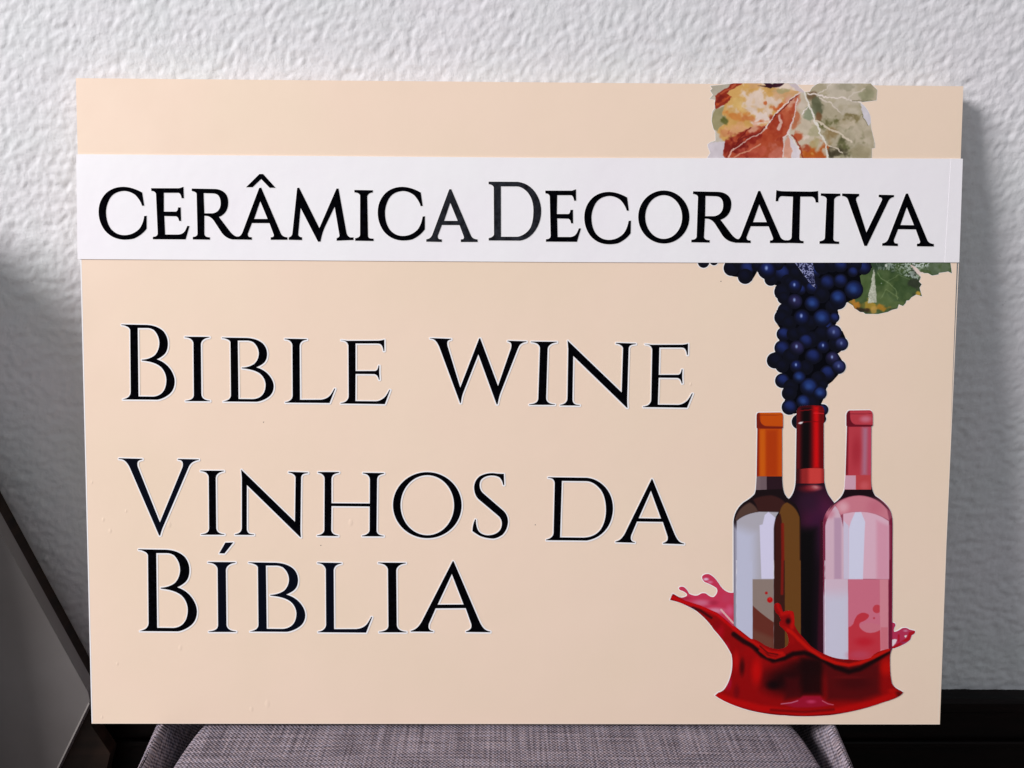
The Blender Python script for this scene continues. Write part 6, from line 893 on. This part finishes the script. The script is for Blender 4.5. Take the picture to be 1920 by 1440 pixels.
ART['splash'] = dict(base=(144,2,4), warp=0, loops=[[(541.47,119.53),(544.04,125.54),(555.48,119),(569.58,114.65),(585.92,107.55),(594.72,100.43),(601.34,94.4),(601.77,95.59),(610.83,88.47),(618.3,82.63),(620.11,82.47),(622.04,81.98),(624.1,81.17),(626.28,80.03),(628.59,78.57),(631.02,76.78),(633.77,75.49),(636.33,74.45),(638.71,73.67),(640.9,73.14),(642.92,72.87),(644.76,72.85),(647.04,73.2),(648.99,73.74),(650.61,74.48),(651.91,75.41),(652.89,76.54),(653.54,77.87),(653.74,79.65),(653.73,81.42),(653.52,83.2),(653.11,84.97),(652.49,86.75),(651.68,88.52),(647.36,93.31),(646.39,93.9),(645.63,94.6),(645.07,95.43),(644.71,96.37),(644.55,97.44),(644.6,98.62),(646.33,100.22),(644.11,104.99),(641.22,107.64),(640.4,109.34),(639.79,110.88),(639.39,112.28),(639.2,113.53),(639.22,114.64),(639.44,115.6),(640.46,116.47),(641.49,116.95),(642.54,117.06),(643.59,116.78),(644.65,116.12),(645.73,115.08),(647.99,108.5),(649.4,109.16),(650.87,109.59),(652.41,109.78),(654,109.74),(655.67,109.46),(657.4,108.94),(657.87,107.93),(658.26,106.46),(658.57,104.53),(658.8,102.14),(658.94,99.29),(659.01,95.98),(660.05,93.94),(661.1,92.08),(662.15,90.4),(663.22,88.89),(664.28,87.56),(665.36,86.41),(675.1,75.76),(677.25,74.22),(679.39,72.8),(681.53,71.49),(683.66,70.31),(685.79,69.24),(687.92,68.29),(691.5,66.67),(695.13,65.36),(698.81,64.35),(702.54,63.65),(706.32,63.26),(710.15,63.18),(714.58,62.59),(718.7,62.36),(722.53,62.5),(726.04,63.01),(729.26,63.88),(732.17,65.13),(733.74,66.99),(735.79,68.67),(738.31,70.16),(741.3,71.45),(744.77,72.56),(748.71,73.48),(750.81,73.69),(750.1,72.56),(750.09,65.36),(750.27,58.87),(750.64,53.07),(751.19,47.98),(751.93,43.6),(752.86,39.92),(753.73,38.5),(754.77,37.2),(755.99,36.03),(757.39,34.99),(758.97,34.06),(760.72,33.26),(763.62,31.48),(762.66,29.85),(760.83,28.21),(758.12,26.57),(754.55,24.91),(750.1,23.25),(744.77,21.59),(737.44,18.93),(729.8,16.51),(721.84,14.35),(713.57,12.43),(704.99,10.76),(696.1,9.33),(687.19,8.62),(678.58,8.19),(670.26,8.05),(662.24,8.19),(654.51,8.62),(647.08,9.33),(657.23,8.73),(651.16,8.87),(644.93,9.29),(638.55,9.98),(632.01,10.96),(625.31,12.21),(618.46,13.74),(611.46,15.83),(605.06,18.04),(599.27,20.37),(594.08,22.82),(589.5,25.38),(585.52,28.05),(588.71,30.94),(589.78,31.19),(590.81,31.58),(591.81,32.1),(592.77,32.76),(593.7,33.56),(594.6,34.49),(595.93,36.7),(597.13,39.04),(598.19,41.52),(599.11,44.14),(599.89,46.88),(600.54,49.77),(600.99,52.72),(601.25,55.66),(601.31,58.61),(601.18,61.55),(600.86,64.49),(600.35,67.44),(598.44,71.17),(596.14,75.02),(593.45,79),(590.37,83.09),(586.9,87.3),(583.03,91.63),(581.02,94.56),(578.7,97.49),(576.09,100.41),(573.18,103.33),(569.97,106.25),(566.46,109.17),(562.73,111.58),(558.82,113.72),(554.74,115.58),(550.49,117.17),(546.06,118.49)]],
 ops=[('b',(653.97,42.59),33.48,19.28,(30,0,2),1),
  ('b',(671.49,55.45),26.38,13.19,(27,0,2),0.9),
  ('p',[(651.36,45.8),(665.87,45.81),(666.42,26.49),(651.94,24.34)],4.46,(64,2,6),0.9),
  ('p',[(665.99,64),(686.47,64.02),(687.52,28.65),(666.99,28.64)],4.46,(23,0,2),0.9),
  ('p',[(687.59,61.88),(740.76,59.78),(741.78,29.74),(723.01,23.28),(691.37,23.27)],4.46,(82,4,8),0.95),
  ('b',(717.18,40.47),22.32,9.13,(63,2,6),0.8),
  ('b',(711.75,45.84),20.29,2.23,(104,10,14),0.6),
  ('b',(640.42,38.29),9.13,6.09,(14,0,2),0.9),
  ('b',(624.33,51.14),7.1,19.28,(190,4,4),1),
  ('b',(616.54,69.3),9.13,9.13,(153,2,4),0.8),
  ('b',(610.58,55.41),3.45,11.16,(63,0,2),0.9),
  ('b',(604.66,61.81),4.06,13.19,(185,10,10),0.8),
  ('b',(605.89,31.84),4.06,9.13,(108,2,10),0.8),
  ('b',(597.36,37.2),4.06,7.1,(171,8,36),0.8),
  ('b',(747.23,55.5),8.12,11.16,(185,8,2),1),
  ('b',(753.27,32.97),6.09,3.04,(176,10,6),0.9),
  ('b',(758.66,29.75),5.07,3.04,(81,4,4),0.9),
  ('l',[(588.11,28.07),(602.96,22.17),(628.38,15.73),(670.65,10.89),(702.21,13.59),(733.66,20.06),(754.48,28.67)],6.49,(180,4,4),1,1.5),
  ('l',[(638.95,14.11),(670.61,12.29),(697.96,14.66)],2.64,(99,0,4),0.7,1.7),
  ('l',[(602.01,17.87),(628.48,11.42),(670.73,8.2),(712.83,11.43),(744.22,20.06)],1.01,(81,0,2),0.6,1.7),
  ('p',[(649.33,19.82),(653.37,20.7),(657.12,21.76),(660.56,23),(663.71,24.41),(666.56,26.01),(669.12,27.78),(684.92,27.79),(686.49,25.99),(688.3,24.32),(690.33,22.79),(692.6,21.39),(695.1,20.11),(697.83,18.97),(692.12,18.01),(686.16,17.27),(679.97,16.76),(673.54,16.48),(666.86,16.42),(659.95,16.59)],1.42,(155,14,44),1),
  ('l',[(648.27,20.03),(657.72,21.11),(663.98,23.05)],0.81,(206,140,170),0.8,1.7),
  ('l',[(687.16,23.06),(692.52,20.26),(697.82,19.19)],0.71,(214,120,140),0.8,1.7),
  ('b',(676.65,22.19),6.09,2.44,(196,60,100),0.8),
  ('l',[(602.5,86.87),(612.08,79.96),(619.5,76.77),(629.17,67.18),(639.8,61.84),(650.24,63.99),(658.52,68.27),(668.99,69.35),(684.9,64.02),(698.82,55.47),(711.58,51.19),(722.02,53.88),(737.5,62.99),(749.83,71.56)],4.67,(21,0,2),1,1.5),
  ('l',[(602.37,92.19),(611.98,84.22),(620.48,79.43),(629.01,73.58),(637.51,69.32),(648.01,68.79)],3.45,(187,10,4),1,1.5),
  ('l',[(626.97,71.44),(634.46,65.58),(641.85,63.98),(650.16,67.19)],2.23,(185,10,4),0.9,1.7),
  ('l',[(626.86,75.71),(634.36,69.31),(643.85,67.72)],1.22,(63,0,2),0.8,1.7),
  ('l',[(647.34,93.84),(655.84,89.59),(663.38,82.14),(674.15,72.55),(685.92,65.09),(698.69,59.75),(711.37,57.62),(721.82,59.77),(734.27,65.13),(748.74,72.62)],3.45,(192,14,4),1,1.3),
  ('l',[(642.56,116.13),(643.72,111.89),(645.9,108.71)],3.04,(178,8,6),1,1.7),
  ('l',[(647,106.59),(655.33,108.19),(658.1,102.36),(656.77,93.85)],4.06,(185,10,6),1,1.7),
  ('l',[(646.24,95.96),(649.49,91.71)],4.06,(151,4,6),0.9,1.7),
  ('b',(652.94,99.69),3.45,4.06,(36,0,4),1),
  ('b',(657.12,81.07),4.06,6.09,(153,4,6),0.9),
  ('p',[(649.88,85.32),(650.8,84.88),(651.59,84.26),(652.26,83.46),(652.79,82.49),(653.2,81.33),(653.48,80),(653.11,79.18),(652.67,78.5),(652.15,77.95),(651.54,77.53),(650.86,77.26),(650.1,77.12)],0.3,(104,68,30),1),
  ('l',[(543.57,122.26),(555.52,117.03),(569.61,113.55),(585.96,105.91),(595.86,97.69),(603.57,91.66)],3.15,(192,2,8),1,1.5),
  ('l',[(563.17,112.23),(570.78,109.17),(580.63,102.61)],2.31,(54,0,6),0.9,1.7),
  ('l',[(553.4,115.17),(563.18,111.35)],1.68,(63,20,80),0.8,1.7),
  ('b',(588.49,89.44),6.29,9.44,(171,4,26),0.9),
  ('b',(595.33,74.04),4.19,7.34,(176,10,44),0.9),
  ('l',[(601.51,87.26),(610.3,81.77),(620.2,75.17)],3.15,(36,0,4),0.8,1.7),
  ('b',(598.8,40.91),3.15,8.39,(162,10,50),0.9),
  ('b',(586.18,96.03),5.24,6.29,(135,0,10),0.8)])
SPECKS = [(164.11,284.79),(360.01,436.94),(215.86,170.05),(414.88,190.08),(583.29,416.37),(216.65,482.71)]
BUBBLES = [(15.23,193.59,1.7),(21.4,183.13,1.95),(36.49,201.63,1.46),(25.29,57.54,1.46),(76.06,189.25,2.44),(84.1,72.85,2.44),(5.67,228.39,1.46),(243.63,191.67,2.92),(557.32,321.82,1.46),(164.56,19.27,3.41),(149.53,14.13,2.44),(9.84,6.42,1.46),(88.49,100.76,1.95)]
FOLD = [(801.19,434.08),(797.96,0.26)]

sign = thing('sign_board', 'large beige sign board with black lettering, grapes and wine bottles, leaning on the wall', 'sign',
             (0, -.1430833, .45532659), (math.radians(-12), 0, 0))
HM = 593.68
pm = box(-.3999, .3999, .0004, .016, .0002, HM / 1000 - .0002, .0008)
link('panel', pm, m_core, sign)
sheet('face_sheet', [[(0, 0), (800, 0), (800, HM), (0, HM)]], -.5, 0, m_face, sign)
# folded-over vinyl edge at the right side
fo = FOLD
link('edge_fold', mesh([tuple(p) for p in to3([(FOLD[0][0], FOLD[0][1]), (FOLD[0][0] + .7, FOLD[0][1]), (FOLD[1][0] + .7, 2), (FOLD[1][0], 2)], .05)], [(3, 2, 1, 0)]), m_edge, sign)
link('edge_rim', mesh([tuple(p) for p in to3([(0, 0), (800, 0), (800, .9), (0, .9)], .06)], [(0, 1, 2, 3)]), m_edge, sign)
link('edge_rim', mesh([tuple(p) for p in to3([(0, 1), (1.1, 1), (1.1, HM * .742), (0, HM * .742)], .06)], [(0, 1, 2, 3)]), m_wb, sign)

for u, v, rr_ in BUBBLES:
    n = 10
    P = [(u + rr_ * k * math.cos(2 * math.pi * j / n) * .8, v + rr_ * k * math.sin(2 * math.pi * j / n) * 1.3, h) for k, h in ((1, .0), (.7, .09), (.35, .15)) for j in range(n)] + [(u, v, .17)]
    V = [(a / 1000 - .4, -h / 1000 - .00001, b2 / 1000) for a, b2, h in P]
    F = [(k * n + j, k * n + (j + 1) % n, k * n + n + (j + 1) % n, k * n + n + j) for k in range(2) for j in range(n)] + [(2 * n + j, 2 * n + (j + 1) % n, 3 * n) for j in range(n)]
    link('air_bubble', mesh(V, F), m_face, sign, True)
for u, v in SPECKS:
    link('dust_speck', mesh([tuple(p) for p in to3([(u + .5 * math.cos(t_), v + .5 * math.sin(t_)) for t_ in np.linspace(0, 6.283, 7)[:-1]], .05)], [(0, 1, 2, 3, 4, 5)]), m_speck, sign)


# colours of the printed artwork, worked out point by point in sign millimetres
def vnoise(P, s, seed):
    rng = np.random.default_rng(seed)
    G = rng.random((256, 256))
    q = P / s + 100
    i0 = np.floor(q).astype(int)
    f = q - i0
    f = f * f * (3 - 2 * f)
    a = lambda dx, dy: G[(i0[:, 0] + dx) % 256, (i0[:, 1] + dy) % 256]
    return (a(0, 0) * (1 - f[:, 0]) + a(1, 0) * f[:, 0]) * (1 - f[:, 1]) + (a(0, 1) * (1 - f[:, 0]) + a(1, 1) * f[:, 0]) * f[:, 1]


def sm(x):
    x = np.clip(x, 0, 1)
    return x * x * (3 - 2 * x)


def painter(spec):
    def paint(P):
        P = P.copy()
        wv = spec.get('warp', 0)
        if wv:
            P = P + wv * np.c_[vnoise(P, 5, 1) - .5, vnoise(P, 5, 2) - .5] * 2 + wv * .6 * np.c_[vnoise(P, 1.8, 3) - .5, vnoise(P, 1.8, 4) - .5] * 2
        col = np.tile(np.array(spec['base'], float), (len(P), 1))
        for op in spec['ops']:
            k = op[0]
            if k == 'b':
                _, c, rx, ry, cc, al = op
                d = np.hypot((P[:, 0] - c[0]) / rx, (P[:, 1] - c[1]) / ry)
                if wv:
                    d = d + (vnoise(P, 5, int(rx * 7) + 20) - .5) * 1.1 + (vnoise(P, 2, int(ry * 7) + 40) - .5) * .45
                m = sm(1.15 - d) * al if not wv else sm((1.1 - d) * 1.5) * al
            elif k == 'd':
                _, c, rx, cc = op
                m = sm((rx - np.hypot(P[:, 0] - c[0], P[:, 1] - c[1])) / .5 + .5)
            elif k == 'l':
                _, pts, w_, cc, al, sf = op
                d = segdist(P, pts) / (w_ / 2)
                m = sm((1 + sf * .5 - d) / (sf + .05)) * al
            elif k == 'p':
                _, pts, s_, cc, al = op
                d = segdist(P, pts, True)
                d = np.where(inside(P, [pts]), d, -d)
                m = sm(d / max(s_, .15) * .5 + .5) * al
            elif k == 'k':
                _, pts, cc, al = op
                m = inside(P, [pts]) * al * (vnoise(P, .9, 8) > .5) * vnoise(P, 6, 9) * 1.6
                m = np.clip(m, 0, 1)
            col = col * (1 - m[:, None]) + np.array(cc, float) * m[:, None]
        if wv:
            n_ = (vnoise(P, 4, 5) - .5) * 14 + (vnoise(P, 1.4, 6) - .5) * 5
            col += n_[:, None]
            g_ = col.mean(1, keepdims=True)
            col = g_ + (col - g_) * .86
        return col
    return paint


art_h = .08


def art(name, key, h, parent, rim=True, width=.75):
    o = sheet(name, ART[key]['loops'], h - .03, h, m_print, parent, .62, painter(ART[key]))
    if rim:
        border('white_rim', ART[key]['loops'], width, art_h - .02 if rim is True else rim, m_wb, o)
    return o


art('leaf_print', 'leaf', .12, sign, True, .28)
lf2 = art('vine_leaf_print', 'leaf2', .10, sign, True, .3)
gp = None
# grapes: each berry a small round print of its own
A = [(x, y) for x, y, r_, t_ in GRAPES]


def disc(name, x, y, r_, kind, h, parent, step=9):
    rings = np.linspace(0, 1, step + 1)[1:]
    n = 28
    P = [(x, y)] + [(x + r_ * k * math.cos(2 * math.pi * j / n), y + r_ * k * math.sin(2 * math.pi * j / n)) for k in rings for j in range(n)]
    P = np.array(P)
    F = [(0, 1 + j, 1 + (j + 1) % n) for j in range(n)]
    for q in range(step - 1):
        o_ = 1 + q * n
        F += [(o_ + j, o_ + n + j, o_ + n + (j + 1) % n, o_ + (j + 1) % n) for j in range(n)]
    me = mesh([tuple(p) for p in to3(P, h)], F, name)
    dx, dy = (P[:, 0] - x) / r_, (P[:, 1] - y) / r_
    rr = np.hypot(dx, dy)
    rnd = np.random.default_rng(int(x * 97 + y * 31))
    body = {0: (5, 5, 18), 1: (12, 16, 50), 2: (9, 11, 42), 3: (26, 24, 60), 4: (16, 26, 70), 5: (26, 30, 74)}[kind]
    lit = {0: (9, 11, 34), 1: (28, 42, 100), 2: (24, 38, 98), 3: (44, 41, 84), 4: (30, 52, 112), 5: (48, 56, 110)}[kind]
    body, lit = np.array(body, float), np.array(lit, float)
    j1, j2 = rnd.uniform(-.15, .15, 2)
    m = sm(1.25 - np.hypot(dx + .1 + j1, dy - .12 + j2) * 1.2)[:, None]
    col = body * (1 - m) + lit * m
    # dark lower left, dark rim
    sh = sm((-dy * .8 - dx * .45 + .25) * .9)[:, None] * .75
    col = col * (1 - sh) + np.array((4, 4, 14)) * sh
    rim = sm((rr - .66) / .3)[:, None] * (.92 if kind in (0, 1, 2) else .7)
    col = col * (1 - rim) + np.array((6, 6, 22)) * rim
    if kind in (2, 3, 5):
        hx, hy = (-.05, .2) if kind != 5 else (.0, .1)
        hl = sm(1.2 - np.hypot((dx - hx) / .2, (dy - hy) / .3))[:, None] * (.85 if kind != 5 else .5)
        col = col * (1 - hl) + np.array((150, 172, 226)) * hl
    if kind == 4:
        hl = sm(1.2 - np.hypot((dx + .05) / .5, (dy - .0) / .45))[:, None] * .3
        col = col * (1 - hl) + np.array((70, 112, 196)) * hl
    full = np.ones((len(P), 4))
    full[:, :3] = s2l(np.clip(col, 0, 255))
    at = me.color_attributes.new('print', 'FLOAT_COLOR', 'POINT')
    at.data.foreach_set('color', full.astype(np.float32).ravel())
    return link(name, me, m_print, parent)


def circle(x, y, r_, n=26):
    return [(x + r_ * math.cos(2 * math.pi * j / n), y + r_ * math.sin(2 * math.pi * j / n)) for j in range(n)]


def union(name, circles, h, mat, parent):
    V, F = [], []
    for c_ in circles:
        k = len(V)
        V += c_
        F.append(list(range(k, k + len(c_))))
    V = np.array(V) + RNG.uniform(-2e-3, 2e-3, (len(V), 2))
    vo, eo, fo, ov, oe, of = delaunay_2d_cdt([Vector(v) for v in V], [], F, 0, 1e-5)
    P = np.array([tuple(v) for v in vo])
    fs = []
    for f, o in zip(fo, of):
        if len(o):
            a_, b_, c_ = f[:3]
            ab, ac = P[b_] - P[a_], P[c_] - P[a_]
            fs.append(tuple(f) if ab[0] * ac[1] - ab[1] * ac[0] > 0 else tuple(reversed(f)))
    return link(name, mesh([tuple(p) for p in to3(P, h)], fs, name), mat, parent)


m_gap, *_ = material('grape_gap_print', (.001, .001, .003), .4, .08)
gp = union('grape_bunch_print', [circle(x, y, r_ * .98) for x, y, r_, t_ in GRAPES], .125, m_gap, sign)
union('white_rim', [circle(x, y, r_ + .8) for x, y, r_, t_ in GRAPES], .08, m_wb, gp)
sheet('bunch_shade', [BUNCH], .12, .13, m_gap, gp)
top_of_strip = STRIP[8][1]
order = sorted(range(len(GRAPES)), key=lambda q: (GRAPES[q][3] in (2, 3, 4, 5), q))
for q, k in enumerate(order):
    x, y, r_, t_ = GRAPES[k]
    disc('grape', x, y, r_, t_, .135 + q * .0035, gp)
BL = dict(base=(60, 64, 96), warp=0, ops=[('k', BLOOM, (200, 204, 226), .9)])
sheet('bloom_patch', [BLOOM], .44, .46, m_print, gp, .5, painter(dict(base=(24, 26, 62), warp=0, ops=[('k', BLOOM, (170, 174, 206), 1.0), ('k', [(a + .4, b2 + .7) for a, b2 in BLOOM], (120, 124, 170), .7)])))

# bottles and splash
art('splash_print', 'splash_back', .30, sign)
ctr = art('bottle_print', 'center', .48, sign)
ctr['label'] = 'middle printed dark red wine bottle'
art('capsule', 'center_cap', .50, ctr, False)
art('neck_band', 'center_band', .505, ctr, False)
lft = art('bottle_print', 'left', .52, sign)
lft['label'] = 'left printed white wine bottle with orange capsule'
art('capsule', 'left_cap', .54, lft, False)
art('neck_band', 'left_band', .535, lft, False)
rgt = art('bottle_print', 'right', .56, sign)
rgt['label'] = 'right printed pink wine bottle'
art('capsule', 'right_cap', .58, rgt, False)
art('neck_band', 'right_band', .585, rgt, False)
art('splash_print', 'splash_side', .31, sign)
spl = art('splash_print', 'splash', .62, sign)

# white strip with its own letters
strip = sheet('white_strip', [STRIP], .0, .70, m_white, sign)
sheet('strip_end', [STRIP_END], .70, .82, m_white, strip)
for k, L_ in enumerate(STRIP_LETTERS):
    o = sheet('letter', L_, .70, .96, m_sheen if k in (8, 9) else m_black, strip)
    border('white_rim', L_, .55, .78, m_wb, o, (0, 0))
# letters cut from black vinyl on white backing
for k, L_ in enumerate(LETTERS):
    ly = np.mean([p[1] for p in L_[0]])
    o = sheet('letter', L_, .0, .34, m_navy if k in (18, 19, 20, 21) or k == 9 else m_black, sign)
    border('white_rim', L_, 1.2, .24, m_wb, o, (.28, -.25))
